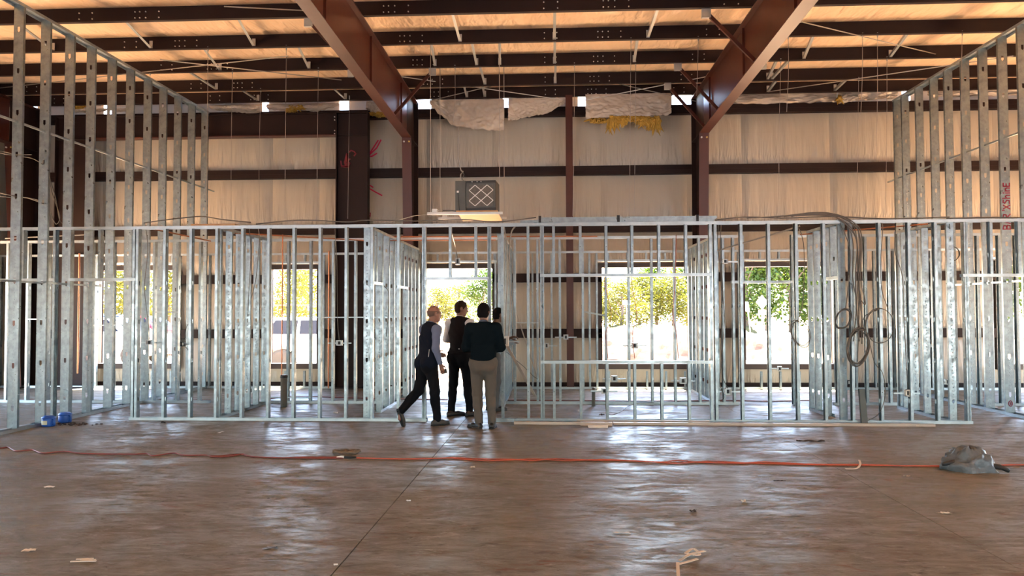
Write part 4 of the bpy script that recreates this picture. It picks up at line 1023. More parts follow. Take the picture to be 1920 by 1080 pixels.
scrap(1520, 829, .30, .04, .03, 'dark brown rag strip lying before the cable coils', darkscrap, nm='rag')
scrap(645, 789, .20, .07, .03, 'dark flattened scrap beside the walking bald man', darkscrap)
scrap(414, 811, .03, .14, .004, 'pair of pale marks of tape on the floor before the front studs', white)
scrap(1128, 779, .08, .05, .03, 'black scrap inside the wide window opening', darkscrap)
scrap(1720, 800, .04, .02, .02, 'brown crumb at the end of the longest beige track', scrapm)
scrap(566, 728, .16, .06, .05, 'rolled pale offcut lying beneath the white vehicle window', scrapm)
scrap(630, 775, .09, .04, .02, 'white paper scrap on the floor just behind the front studs', white)
def strap(pts, lab, r=.008):
    mb = MB(); q = smoothpath([fl(a, b, .010+.012*(i % 2)) for i, (a, b) in enumerate(pts)], 5)
    for a, b in zip(q, q[1:]): mb.bar(a, b, .022, .004)
    return tag(mb.build('packing_strap', scrapm), lab, 'strap')
strap([(1274, 1054), (1295, 1045), (1322, 1036)], 'straight piece of pale packing strap on the near floor')
strap([(1285, 1040), (1300, 1035), (1312, 1042), (1298, 1046), (1286, 1040)], 'looped piece of pale packing strap on the near floor')
strap([(1272, 1085), (1271, 1062), (1275, 1060), (1308, 1054)], 'bent pale packing strap at the very bottom of the view')
strap([(1611, 864), (1613, 874), (1606, 880), (1586, 883)], 'hooked pale packing strap by the orange cord')
rope_m = mat('tan_rope', (.17, .12, .08), .9)
q = []
for k in range(34):
    a = k*.62; rr = .10+.035*math.sin(k*1.7); q.append(fl(650, 850)+Vector((rr*math.cos(a)*1.3, rr*math.sin(a)*.8, .012+.02*abs(math.sin(k)))))
tag(MB().tube(smoothpath(q, 3), .010, 5).build('rope_tangle', rope_m, smooth=True), 'tangle of tan rope on the floor just beyond the plug', 'rope')
# wet pale streaks are part of the slab finish (gloss only)
# ------------------------------------------------------------------ people: signed-distance figures turned into one continuous surface
class Field:
    def __init__(s, lo, hi, h):
        s.lo = np.array(lo, float); s.h = h
        s.n = np.ceil((np.array(hi)-s.lo)/h).astype(int)+1
        s.f = np.full(s.n, 1.0, np.float32)
        s.ax = [(s.lo[i]+h*np.arange(s.n[i])).astype(np.float32) for i in range(3)]
    def _sub(s, lo, hi, m):
        sl = []
        for i in range(3):
            a = int(max(0, math.floor((lo[i]-m-s.lo[i])/s.h))); b = int(min(s.n[i], math.ceil((hi[i]+m-s.lo[i])/s.h)+1))
            if b <= a: return None
            sl.append(slice(a, b))
        return tuple(sl)
    def xyz(s, sl):
        return s.ax[0][sl[0]][:, None, None], s.ax[1][sl[1]][None, :, None], s.ax[2][sl[2]][None, None, :]
    def put(s, fn, lo, hi, k=.02, m=.05, sub=False):
        sl = s._sub(lo, hi, m+k)
        if sl is None: return s
        d = fn(*s.xyz(sl)).astype(np.float32); f = s.f[sl]
        if sub: s.f[sl] = np.maximum(f, -d); return s
        hh = np.clip(.5+.5*(f-d)/k, 0, 1)
        s.f[sl] = f*(1-hh)+d*hh-k*hh*(1-hh); return s
    def cap(s, a, b, ra, rb, k=.02, fv=None, sq=1., sub=False):
        """tapered capsule; fv and sq squash it along fv"""
        a = np.array(a, float); b = np.array(b, float); ba = b-a; L = float(ba@ba)+1e-12
        def fn(X, Y, Z):
            px, py, pz = X-a[0], Y-a[1], Z-a[2]
            t = np.clip((px*ba[0]+py*ba[1]+pz*ba[2])/L, 0, 1)
            rx, ry, rz = px-t*ba[0], py-t*ba[1], pz-t*ba[2]
            q = rx*rx+ry*ry+rz*rz
            if fv is not None: w = rx*fv[0]+ry*fv[1]+rz*fv[2]; q = q+(sq*sq-1)*w*w
            return np.sqrt(q)-(ra+(rb-ra)*t)
        r = max(ra, rb); return s.put(fn, np.minimum(a, b)-r, np.maximum(a, b)+r, k, sub=sub)
    def ell(s, c, r, axes=None, k=.02, sub=False):
        c = np.array(c, float); A = np.eye(3) if axes is None else np.array(axes, float)
        def fn(X, Y, Z):
            px, py, pz = X-c[0], Y-c[1], Z-c[2]; k0 = k1 = 0
            for i in range(3):
                w = px*A[i][0]+py*A[i][1]+pz*A[i][2]; k0 = k0+(w/r[i])**2; k1 = k1+(w/r[i]**2)**2
            k0 = np.sqrt(k0); k1 = np.sqrt(k1)+1e-6
            return k0*(k0-1)/k1
        R = max(r); return s.put(fn, c-R, c+R, k, sub=sub)
    def clip(s, fn):
        """keep only where fn <= 0"""
        s.f = np.maximum(s.f, fn(s.ax[0][:, None, None], s.ax[1][None, :, None], s.ax[2][None, None, :]).astype(np.float32)); return s
    def wrinkle(s, amp, fx_=22, fz=34, seed=0.):
        X, Y, Z = s.ax[0][:, None, None], s.ax[1][None, :, None], s.ax[2][None, None, :]
        s.f += (amp*np.sin(fz*Z+9*X+5*np.sin(fx_*.4*X+6*Y+seed)+seed)*np.sin(fx_*X*.5+fx_*.6*Y+4*np.sin(5*Z+seed))).astype(np.float32); return s
    def build(s, name, mats, parent=None):
        f = s.f; h = s.h; nx, ny, nz = f.shape
        ins = (f < 0); cnt = np.zeros((nx-1, ny-1, nz-1), np.int8)
        cor = [(i, j, k) for i in (0, 1) for j in (0, 1) for k in (0, 1)]
        for i, j, k in cor: cnt += ins[i:nx-1+i, j:ny-1+j, k:nz-1+k]
        mask = (cnt > 0) & (cnt < 8); ci = np.argwhere(mask)
        idx = -np.ones(mask.shape, np.int64); idx[mask] = np.arange(len(ci))
        acc = np.zeros((len(ci), 3)); num = np.zeros(len(ci))
        for p in range(8):
            for q in range(p+1, 8):
                A, B = cor[p], cor[q]
                if sum(abs(A[i]-B[i]) for i in range(3)) != 1: continue
                fa = f[ci[:, 0]+A[0], ci[:, 1]+A[1], ci[:, 2]+A[2]]; fb = f[ci[:, 0]+B[0], ci[:, 1]+B[1], ci[:, 2]+B[2]]
                m = (fa < 0) != (fb < 0); t = fa[m]/(fa[m]-fb[m])
                acc[m] += np.array(A)+t[:, None]*(np.array(B)-np.array(A)); num[m] += 1
        V = s.lo+h*(ci+acc/num[:, None]); faces = []
        for ax in range(3):
            o1, o2 = [(1, 2), (2, 0), (0, 1)][ax]
            a_ = [slice(None)]*3; b_ = [slice(None)]*3; a_[ax] = slice(0, f.shape[ax]-1); b_[ax] = slice(1, f.shape[ax])
            e = np.argwhere(ins[tuple(a_)] != ins[tuple(b_)])
            e = e[(e[:, o1] > 0) & (e[:, o2] > 0) & (e[:, o1] < f.shape[o1]-1) & (e[:, o2] < f.shape[o2]-1)]
            if not len(e): continue
            def cell(d1, d2):
                c = e.copy(); c[:, o1] -= d1; c[:, o2] -= d2; return idx[c[:, 0], c[:, 1], c[:, 2]]
            q = np.stack([cell(1, 1), cell(0, 1), cell(0, 0), cell(1, 0)], 1)
            neg = ~ins[e[:, 0], e[:, 1], e[:, 2]]; q[neg] = q[neg][:, ::-1]; faces.append(q)
        Q = np.concatenate(faces); Q = Q[(Q >= 0).all(1)]
        me = bpy.data.meshes.new(name); me.vertices.add(len(V)); me.vertices.foreach_set('co', V.astype(np.float32).ravel())
        me.loops.add(len(Q)*4); me.loops.foreach_set('vertex_index', Q.astype(np.int32).ravel())
        me.polygons.add(len(Q)); me.polygons.foreach_set('loop_start', np.arange(0, len(Q)*4, 4, dtype=np.int32))
        me.polygons.foreach_set('use_smooth', np.ones(len(Q), bool))
        me.materials.append(mats); me.update(calc_edges=True); me.validate()
        return link(name, me, parent)

def nrm(v): v = np.array(v, float); return v/(np.linalg.norm(v)+1e-9)
def add_hand(F_, W, d, n, sgn, curl=.5):
    """five-fingered hand from wrist W along d; n is the palm normal; the thumb lies on side sgn*(n x d)"""
    W = np.array(W, float); d = nrm(d); n = nrm(np.array(n)-d*np.dot(n, d)); s_ = sgn*np.cross(n, d)
    for off, L in ((.030, .086), (.011, .091), (-.009, .087), (-.027, .078)):
        F_.cap(W+d*.01+s_*off*.6, W+d*L+s_*off, .015, .0115, .012)
    for off, L0, ls in ((.030, .086, (.040, .024, .020)), (.011, .091, (.044, .028, .022)), (-.009, .087, (.041, .026, .021)), (-.027, .078, (.032, .020, .018))):
        p = W+d*L0+s_*off; ang = 0.
        for i, L in enumerate(ls):
            ang += curl*(.55+.35*i); q = p+(d*math.cos(ang)+n*math.sin(ang))*L
            F_.cap(p, q, .0098-.0009*i, .0090-.0009*i, .004); p = q
    p = W+d*.025+s_*.022
    for v, L, r in ((s_*.8+d*.6+n*.2, .045, .013), (s_*.25+d*.9+n*.35, .032, .0105), (d*.95+n*.35, .024, .009)):
        q = p+nrm(v)*L; F_.cap(p, q, r, r*.88, .008); p = q

SKIN = {}
def person(loc, yaw, J, skin, top, trousers, shoes, hair, label, style, voxel=.007):
    """J: joints in the figure's own frame (x its right side, y forwards, z up)"""
    root = thing('person', label, 'person', loc, yaw)
    g = {k: np.array(v, float) for k, v in J.items() if isinstance(v, tuple)}
    hy, hp = J.get('headyaw', 0.), J.get('headpitch', 0.)

    fwd = np.array([0, 1., 0])
    hf = np.array([-math.sin(hy)*math.cos(hp), math.cos(hy)*math.cos(hp), math.sin(hp)]); hr = nrm(np.cross(hf, [0, 0, 1.])); hu = np.cross(hr, hf)
    H = g['head']
    at = lambda r, f_, u: H+hr*r+hf*f_+hu*u
    allp = np.array([v for k, v in g.items() if v.shape == (3,) and not k.startswith('palm')]); lo = allp.min(0)-.20; hi = allp.max(0)+.22; lo[2] = -.03
    vest = style == 'vest'
    def torso(F_, e, k=.05):
        sq = 1.50
        F_.cap(g['pel']+[0, -.01, -.02], g['waist'], .158+e, .146+e, k, fwd, sq)
        F_.cap(g['waist'], g['chest'], .146+e, .170+e, k, fwd, sq)
        F_.cap(g['chest'], g['chest']+(g['neck']-g['chest'])*.45, .170+e, .145+e, k, fwd, sq)
        F_.cap(g['shL']*.86+g['neck']*.14-[0, 0, .01], g['shR']*.86+g['neck']*.14-[0, 0, .01], .060+e, .060+e, .06)
        F_.cap(g['neck']-[0, 0, .05], g['neck'], .082+e, .058+e, .04)
    def arm(F_, S, e, k=.03, e2=None):
        F_.cap(g['sh'+S], g['el'+S], .056+e, .043+e, k); F_.cap(g['el'+S], g['wr'+S], .044+e, .029+(e if e2 is None else e2), k)
    def legs(F_, e, k=.035, e2=None):
        e2 = e if e2 is None else e2
        for S in 'LR':
            F_.cap(g['hip'+S], g['kn'+S], .092+e, .060+e, k); F_.cap(g['kn'+S], g['an'+S], .057+e, .038+e2, k)
            F_.cap(g['kn'+S]*.75+g['an'+S]*.25-[0, .012, 0], g['kn'+S]*.55+g['an'+S]*.45-[0, .010, 0], .052+e, .048+e, k)
            F_.ell(g['hip'+S]+[0, -.055, -.02], (.092+e, .085+e, .10+e), k=k)
        F_.cap(g['hipL']+[0, 0, .03], g['hipR']+[0, 0, .03], .10+e, .10+e, k, fwd, 1.15)
    # ---- skin
    B = Field(lo, hi, voxel)
    torso(B, 0); legs(B, 0)
    for S in 'LR': arm(B, S, 0)
    for S in 'LR': B.cap(g['an'+S], g['heel'+S]*.5+g['toe'+S]*.5, .036, .03, .03)
    B.cap(g['neck']-[0, 0, .03], H-hu*.055-hf*.018, .060, .056, .03)
    B.ell(at(0, -.012, .022), (.077, .098, .098), (hr, hf, hu), .02)
    B.ell(at(0, .026, -.040), (.062, .070, .085), (hr, hf, hu), .03)
    B.cap(at(-.028, .062, -.098), at(.028, .062, -.098), .022, .022, .03)
    B.cap(at(0, .088, .004), at(0, .108, -.034), .009, .0145, .014)
    B.cap(at(-.012, .097, -.040), at(.012, .097, -.040), .010, .010, .01)
    B.cap(at(-.040, .080, .022), at(.040, .080, .022), .012, .012, .015)
    for s in (-1, 1):
        B.ell(at(s*.033, .096, .004), (.018, .014, .011), (hr, hf, hu), sub=True)
        B.ell(at(s*.032, .082, .003), (.013, .013, .012), (hr, hf, hu), .004)
        B.ell(at(s*.079, -.006, -.008), (.010, .022, .034), (nrm(hr+hf*s*.3), hf, hu), .008)
    B.cap(at(-.020, .088, -.066), at(.020, .088, -.066), .0075, .0075, .006)
    for S, sg in (('L', -1), ('R', 1)):
        d = nrm(g['ha'+S]-g['wr'+S]); add_hand(B, g['wr'+S], d, J['palm'+S], J.get('ts'+S, 1), J.get('curl', .5))
    B.build('body', skin, root)
    # ---- trousers
    T = Field([lo[0], lo[1], -.02], [hi[0], hi[1], g['waist'][2]+.12], voxel+.002)
    legs(T, .016, .03, .020); T.cap(g['pel']+[0, -.01, -.02], g['waist'], .160+.010, .148+.012, .05, fwd, 1.48)
    T.wrinkle(.0045, 26, 30, 1.3)
    zt = J['belt']; T.clip(lambda X, Y, Z: Z-zt+0*X)
    for S in 'LR':
        a = g['an'+S]; dv = nrm(g['kn'+S]-a); c = a-dv*.045
        sl = T._sub(c-.12, c+.12, 0)
        X, Y, Z = T.xyz(sl); pl = -((X-c[0])*dv[0]+(Y-c[1])*dv[1]+(Z-c[2])*dv[2])
        near = ((X-c[0])**2+(Y-c[1])**2+(Z-c[2])**2) < .011
        T.f[sl] = np.where(near, np.maximum(T.f[sl], pl), T.f[sl])
    tr = T.build('trousers', trousers, root)
    # ---- shoes
    for S in 'LR':
        he, to, an = g['heel'+S], g['toe'+S], g['an'+S]
        ud = nrm(np.cross(np.cross(to-he, an-he), to-he))
        sh = Field(np.minimum(np.minimum(he, to), an)-.10, np.maximum(np.maximum(he, to), an)+.10, .007)
        m_ = he+(to-he)*.62
        sh.cap(he+ud*.040, m_+ud*.036, .036, .044, .02); sh.cap(m_+ud*.034, to+ud*.026, .044, .030, .02)
        sh.cap(he+ud*.04+nrm(to-he)*.02, an-ud*.0, .040, .046, .03)
        sh.clip(lambda X, Y, Z: -((X-he[0])*ud[0]+(Y-he[1])*ud[1]+(Z-he[2])*ud[2]))
        top_ = an+ud*.012; sh.clip(lambda X, Y, Z: ((X-top_[0])*ud[0]+(Y-top_[1])*ud[1]+(Z-top_[2])*ud[2]))
        so_ = sh.build('shoe', shoes, root)
        soleF = Field(np.minimum(he, to)-.09, np.maximum(he, to)+.09, .006)
        soleF.cap(he+ud*.008, m_+ud*.008, .042, .050, .02); soleF.cap(m_+ud*.008, to+ud*.008, .050, .034, .02)
        soleF.clip(lambda X, Y, Z: -((X-he[0])*ud[0]+(Y-he[1])*ud[1]+(Z-he[2])*ud[2]))
        soleF.clip(lambda X, Y, Z: ((X-he[0])*ud[0]+(Y-he[1])*ud[1]+(Z-he[2])*ud[2])-.016)
        soleF.build('sole', black, so_)
    # ---- tops
    zh_ = J['hem']
    U = Field([lo[0], lo[1], zh_-.03], [hi[0], hi[1], g['neck'][2]+.10], voxel+.002)
    if vest:
        U.cap(g['pel'], g['waist'], .172, .165, .05, fwd, 1.45); U.cap(g['waist'], g['chest'], .165, .186, .05, fwd, 1.42)
        U.cap(g['chest'], g['chest']+(g['neck']-g['chest'])*.45, .186, .158, .05, fwd, 1.42)
        U.cap(g['shL']*.62+g['neck']*.38+[0, 0, .0], g['shR']*.62+g['neck']*.38+[0, 0, .0], .072, .072, .05)
        U.cap(g['neck']-[0, 0, .05], g['neck']+[0, .0, .035], .096, .074, .03)
        U.cap(g['hipL']+[0, -.01, .02], g['hipR']+[0, -.01, .02], .122, .122, .06, fwd, 1.12)
        for S in 'LR': U.ell(g['hip'+S]+[0, -.055, -.0], (.115, .108, .12), k=.04)
        for S in 'LR':                                    # arm holes
            sg = -1 if S == 'L' else 1
            U.ell(g['sh'+S]+[sg*.030, 0, -.06], (.062, .10, .125), k=.02, sub=True)
        U.wrinkle(.004, 20, 36, .7)
        U.clip(lambda X, Y, Z: zh_-Z+0*X)
        nk = g['neck']; U.clip(lambda X, Y, Z: (Z-nk[2]-.045)+.25*(Y-nk[1])+0*X)
        U.ell(nk+[0, .0, .06], (.060, .062, .05), k=.01, sub=True)
        ve = U.build('vest', top[0], root)
        Sh = Field([lo[0], lo[1], zh_-.02], [hi[0], hi[1], g['neck'][2]+.12], voxel+.001)
        for S in 'LR': arm(Sh, S, .013, .03, .008); 
        Sh.cap(g['shL'], g['shR'], .062, .062, .05); Sh.cap(g['neck']-[0, 0, .05], g['neck']+[0, .0, .045], .070, .066, .03)
        Sh.wrinkle(.004, 30, 44, 2.1)
        nk = g['neck']; Sh.clip(lambda X, Y, Z: (Z-nk[2]-.055)+.3*(Y-nk[1])+0*X)
        sleeves(Sh, g, .005)
        Sh.build('shirt', top[1], root)
        return root, ve
    torso(U, .016); 
    for S in 'LR': arm(U, S, .022 if style == 'sweater' else .012, .04, .014)
    U.cap(g['pel']+[0, -.005, .0], g['waist'], .190, .176, .05, fwd, 1.36)
    U.wrinkle(.005, 22, 30, 3.1)
    U.clip(lambda X, Y, Z: zh_-Z+0*X)
    nk = g['neck']; U.clip(lambda X, Y, Z: (Z-nk[2]-.020)+.3*(Y-nk[1])+0*X)
    sleeves(U, g, .0)
    tp = U.build('sweater' if style == 'sweater' else 'shirt', top[0], root)
    if style == 'sweater':
        Co = Field(nk-.16, nk+.16, .006); Co.cap(nk-[0, 0, .02], nk+[0, .0, .045], .073, .066, .02)
        Co.clip(lambda X, Y, Z: (Z-nk[2]-.042)+.35*(Y-nk[1])+0*X); Co.build('shirt_collar', top[1], root)
    return root, tp
def sleeves(F_, g, e):
    """end the sleeve cleanly just short of the hand"""
    for S in 'LR':
        w, d = g['wr'+S], nrm(g['wr'+S]-g['el'+S]); c = w-d*.005
        sl = F_._sub(c-.09, c+.09, 0)
        if sl is None: continue
        X, Y, Z = F_.xyz(sl); pl = (X-c[0])*d[0]+(Y-c[1])*d[1]+(Z-c[2])*d[2]
        near = ((X-c[0])**2+(Y-c[1])**2+(Z-c[2])**2) < .0075
        F_.f[sl] = np.where(near, np.maximum(F_.f[sl], pl), F_.f[sl])
def add_hair(root, J, m_, thick, kind):
    H = np.array(J['head'], float); hy, hp = J.get('headyaw', 0.), J.get('headpitch', 0.)
    hf = np.array([-math.sin(hy)*math.cos(hp), math.cos(hy)*math.cos(hp), math.sin(hp)]); hr = nrm(np.cross(hf, [0, 0, 1.])); hu = np.cross(hr, hf)
    at = lambda r, f_, u: H+hr*r+hf*f_+hu*u
    Fh = Field(H-.17, H+.17, .0055); e = thick
    Fh.ell(at(0, -.014, .024), (.077+e, .098+e, .098+e*1.2), (hr, hf, hu), .02)
    if kind != 'ring': Fh.ell(at(0, -.03, -.04), (.066+e, .066+e, .06+e), (hr, hf, hu), .03)
    def dots(X, Y, Z, v): return (X-H[0])*v[0]+(Y-H[1])*v[1]+(Z-H[2])*v[2]
    n1 = nrm(hf-hu*.75)
    Fh.clip(lambda X, Y, Z: dots(X, Y, Z, n1)-.030)
    Fh.clip(lambda X, Y, Z: -dots(X, Y, Z, hu)-.085-.6*np.minimum(0, dots(X, Y, Z, hf)+.0)*0)
    Fh.clip(lambda X, Y, Z: np.where(dots(X, Y, Z, hf) > -.02, -dots(X, Y, Z, hu)-.012, -1.))
    if kind == 'ring': Fh.clip(lambda X, Y, Z: dots(X, Y, Z, hu)-.040)
    for s in (-1, 1): Fh.ell(at(s*.084, -.004, -.012), (.02, .026, .036), (hr, hf, hu), sub=True)
    if kind != 'ring': Fh.wrinkle(.0022, 120, 90, 1.)
    Fh.build('hair', m_, root)

skin1 = mat('skin_light', (.24, .115, .082), .5, var=.12, vscale=20); skin2 = mat('skin_fair', (.21, .11, .078), .5, var=.12, vscale=20)
skin3 = mat('skin_dark', (.10, .050, .032), .45)
navy = mat('navy_fleece', (.0055, .008, .016), .9, bump=.15, bscale=120, spec=.12); blackvest = mat('black_quilted_vest', (.010, .0085, .011), .85, bump=.15, bscale=60, spec=.15)
bluesh = mat('blue_grey_shirt', (.11, .135, .22), .85, bump=.12, bscale=90); whitesh = mat('white_shirt', (.60, .60, .66), .75)
teal = mat('dark_teal_sweater', (.004, .0075, .0105), .95, bump=.2, bscale=140, spec=.05); collar = mat('shirt_collar_blue', (.05, .07, .11), .8)
blackt = mat('black_trousers', (.0055, .0055, .0075), .9, spec=.12); khaki = mat('khaki_trousers', (.088, .074, .062), .95, bump=.12, bscale=120); greyt = mat('grey_trousers', (.075, .08, .085), .9)
greyblue = mat('grey_blue_shirt', (.13, .18, .22), .8)
shoeb = mat('black_leather', (.012, .011, .011), .35); shoeg = mat('grey_sneaker', (.045, .040, .036), .6); shoed = mat('dark_sneaker', (.022, .022, .023), .6)
hairgrey = mat('grey_stubble', (.11, .066, .05), .8); hairbrown = mat('brown_hair', (.028, .017, .012), .8, spec=.15); hairblack = mat('black_hair', (.004, .0035, .0035), .8, spec=.1)

def place(px, Y): return (PX(px, Y), Y, 0)
# man 1: bald, walking
J1 = dict(pel=(0, .0, .97), waist=(0, .01, 1.08), chest=(0, .03, 1.29), neck=(0, .055, 1.49), head=(0, .115, 1.665),
          shL=(-.185, .045, 1.43), shR=(.185, .045, 1.43), elL=(-.25, .09, 1.16), elR=(.235, .0, 1.15), wrL=(-.20, .27, 1.05), wrR=(.235, .08, .915), haL=(-.17, .36, 1.02), haR=(.235, .11, .82),
          hipL=(-.09, 0, .92), hipR=(.09, 0, .92), knL=(-.09, -.10, .52), knR=(.09, .07, .50), anL=(-.09, -.40, .235), anR=(.09, .11, .09),
          heelL=(-.09, -.455, .235), toeL=(-.10, -.375, .015), heelR=(.09, .045, .0), toeR=(.10, .29, .0),
          palmL=(1, 0, 0), palmR=(-1, .1, 0), tsL=1, tsR=-1, headyaw=-.18, headpitch=-.05, belt=1.03, hem=.865, curl=.42)
p1, v1 = person(place(802, 11.04), math.radians(-50), J1, skin1, (navy, bluesh), blackt, shoeg, None, 'bald man in glasses, navy fleece vest and blue-grey shirt, walking with a phone in hand', 'vest')
add_hair(p1, J1, hairgrey, .003, 'ring')
MB().tube(smoothpath([(.083, .08, 1.668), (.080, .17, 1.674), (.055, .222, 1.672), (.0, .238, 1.672), (-.05, .222, 1.672), (-.076, .17, 1.674)], 4), .003, 5).build('spectacles', black, p1)
bevel(MB().bar((.220, .10, .80), (.222, .20, .815), .010, .068, (0, 0, 1)).build('phone', black, p1), .003)
MB().bar((.155, -.085, 1.00), (.165, -.070, 1.14), .006, .006).build('zip', white, v1)
# man 2: dark vest, white sleeves, in the doorway
J2 = dict(pel=(0, 0, 1.0), waist=(0, .0, 1.12), chest=(0, .0, 1.35), neck=(0, .015, 1.565), head=(0, .06, 1.745),
          shL=(-.19, 0, 1.50), shR=(.19, 0, 1.50), elL=(-.27, .03, 1.24), elR=(.25, .06, 1.22), wrL=(-.20, .16, 1.20), wrR=(.13, .29, 1.22), haL=(-.13, .23, 1.21), haR=(.03, .33, 1.24),
          hipL=(-.095, 0, .95), hipR=(.095, 0, .95), knL=(-.12, .0, .52), knR=(.125, .04, .52), anL=(-.13, -.05, .09), anR=(.16, .04, .09),
          heelL=(-.13, -.12, 0), toeL=(.02, .10, 0), heelR=(.16, -.03, 0), toeR=(.30, .18, 0),
          palmL=(.3, .3, 1), palmR=(-.3, 0, 1), tsL=1, tsR=-1, headyaw=-1.0, headpitch=-.12, belt=1.06, hem=1.01, curl=.6)
p2, v2 = person(place(862, 12.05), math.radians(-22), J2, skin2, (blackvest, whitesh), blackt, shoeb, None, 'tall man with short brown hair, black vest and white sleeves, standing in the doorway', 'vest')
add_hair(p2, J2, hairbrown, .006, 'full')
MB().box((.03, -.118, 1.085), (.06, -.112, 1.10)).build('badge_clip', white, v2)
# man 3: dark sweater, khaki trousers, seen from behind
J3 = dict(pel=(0, 0, .98), waist=(0, .0, 1.10), chest=(0, .0, 1.31), neck=(0, .005, 1.515), head=(.005, .045, 1.685),
          shL=(-.195, 0, 1.455), shR=(.195, 0, 1.455), elL=(-.255, .03, 1.175), elR=(.255, .03, 1.175), wrL=(-.13, .24, 1.12), wrR=(.14, .24, 1.12), haL=(-.05, .29, 1.12), haR=(.06, .30, 1.12),
          hipL=(-.092, 0, .93), hipR=(.092, 0, .93), knL=(-.092, .03, .51), knR=(.105, .02, .51), anL=(-.065, .0, .09), anR=(.125, .0, .09),
          heelL=(-.05, -.05, 0), toeL=(-.22, .12, 0), heelR=(.125, -.06, 0), toeR=(.15, .20, 0),
          palmL=(.2, 0, 1), palmR=(-.2, 0, 1), tsL=1, tsR=-1, headyaw=-.28, headpitch=-.08, belt=1.04, hem=.985, curl=.6)
p3, v3 = person(place(906, 10.78), math.radians(1), J3, skin2, (teal, collar), khaki, shoeb, None, 'dark-haired man in a dark teal sweater and khaki trousers, seen from behind', 'sweater')
add_hair(p3, J3, hairblack, .015, 'full')
# man 4: mostly hidden, facing the panel
J4 = dict(pel=(0, 0, .95), waist=(0, .01, 1.06), chest=(0, .03, 1.27), neck=(0, .06, 1.47), head=(0, .12, 1.635),
          shL=(-.185, .04, 1.41), shR=(.185, .04, 1.41), elL=(-.22, .16, 1.17), elR=(.22, .12, 1.14), wrL=(-.10, .36, 1.22), wrR=(.12, .33, 1.16), haL=(-.06, .44, 1.25), haR=(.06, .41, 1.19),
          hipL=(-.09, 0, .90), hipR=(.09, 0, .90), knL=(-.10, .05, .49), knR=(.10, .03, .49), anL=(-.11, .03, .09), anR=(.12, .0, .09),
          heelL=(-.11, -.04, 0), toeL=(-.13, .21, 0), heelR=(.12, -.07, 0), toeR=(.14, .18, 0),
          palmL=(.5, 0, -1), palmR=(-.5, 0, -1), tsL=-1, tsR=1, headyaw=.1, headpitch=-.1, belt=1.0, hem=.95, curl=.6)
p4, v4 = person(place(923, 12.72), math.radians(-62), J4, skin3, (greyblue,), greyt, shoed, None, 'man in grey trousers mostly hidden behind the dark sweater, reaching to the studs', 'shirt')
add_hair(p4, J4, hairblack, .004, 'full')
# ------------------------------------------------------------------ outdoors beyond the back wall
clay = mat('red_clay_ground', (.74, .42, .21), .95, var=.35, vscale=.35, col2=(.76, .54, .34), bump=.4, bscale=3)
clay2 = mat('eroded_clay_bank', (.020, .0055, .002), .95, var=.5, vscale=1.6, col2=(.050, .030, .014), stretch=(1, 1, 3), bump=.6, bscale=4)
asphalt = mat('pale_road', (.42, .41, .40), .9, var=.1)
bouncegrey = mat('grey_bounce_ground', (.42, .44, .47), .9, var=.15, vscale=.4)  # invented ground behind the camera, grey for neutral bounce on studs and floor
grassm = mat('dry_grass', (.12, .095, .025), .95, var=.5, vscale=2.)
bark = mat('bark', (.12, .09, .065), .9)
def leafmat(name, c1, c2):
    m = bpy.data.materials.new(name); m.use_nodes = True; n, l = m.node_tree.nodes, m.node_tree.links
    b = n['Principled BSDF']; b.inputs['Roughness'].default_value = .6
    g_ = n.new('ShaderNodeNewGeometry'); mx = n.new('ShaderNodeMix'); mx.data_type = 'RGBA'
    mx.inputs[6].default_value = (*c1, 1); mx.inputs[7].default_value = (*c2, 1)
    l.new(g_.outputs['Random Per Island'], mx.inputs[0]); l.new(mx.outputs[2], b.inputs['Base Color'])
    tr = n.new('ShaderNodeBsdfTranslucent'); l.new(mx.outputs[2], tr.inputs[0])
    ms = n.new('ShaderNodeMixShader'); ms.inputs[0].default_value = .45
    l.new(b.outputs[0], ms.inputs[1]); l.new(tr.outputs[0], ms.inputs[2]); l.new(ms.outputs[0], n['Material Output'].inputs[0]); return m
leafA = leafmat('leaves_green', (.024, .060, .004), (.065, .105, .007)); leafB = leafmat('leaves_yellow_green', (.075, .085, .006), (.14, .13, .012))

def apron(x0, x1, y0, y1, nm, m_, z=-.02, nx=30, ny=24):
    mb = MB(); mb.grid(lambda u, v: (x0+(x1-x0)*u, y0+(y1-y0)*v, z+.05*noise.noise((u*12, v*12, 2))*(min(v, 1-v) > .02)), nx, ny)
    o = mb.build(nm, m_, None, True); o['kind'] = 'structure'; return o
apron(-150, 150, 17.0, 220, 'ground', clay, -.12, 60, 40)
apron(-120, 120, -110, YR, 'bounce_ground', bouncegrey, -.12, 30, 20)  # unseen, added as a cool reflector
apron(-120, XL, YR, 17.0, 'ground', clay, -.12, 20, 6); apron(XR, 120, YR, 17.0, 'ground', clay, -.12, 20, 6)
g = MB(); g.box((-150, 46, -.10), (150, 52, -.03)); o = g.build('road', asphalt); o['kind'] = 'structure'
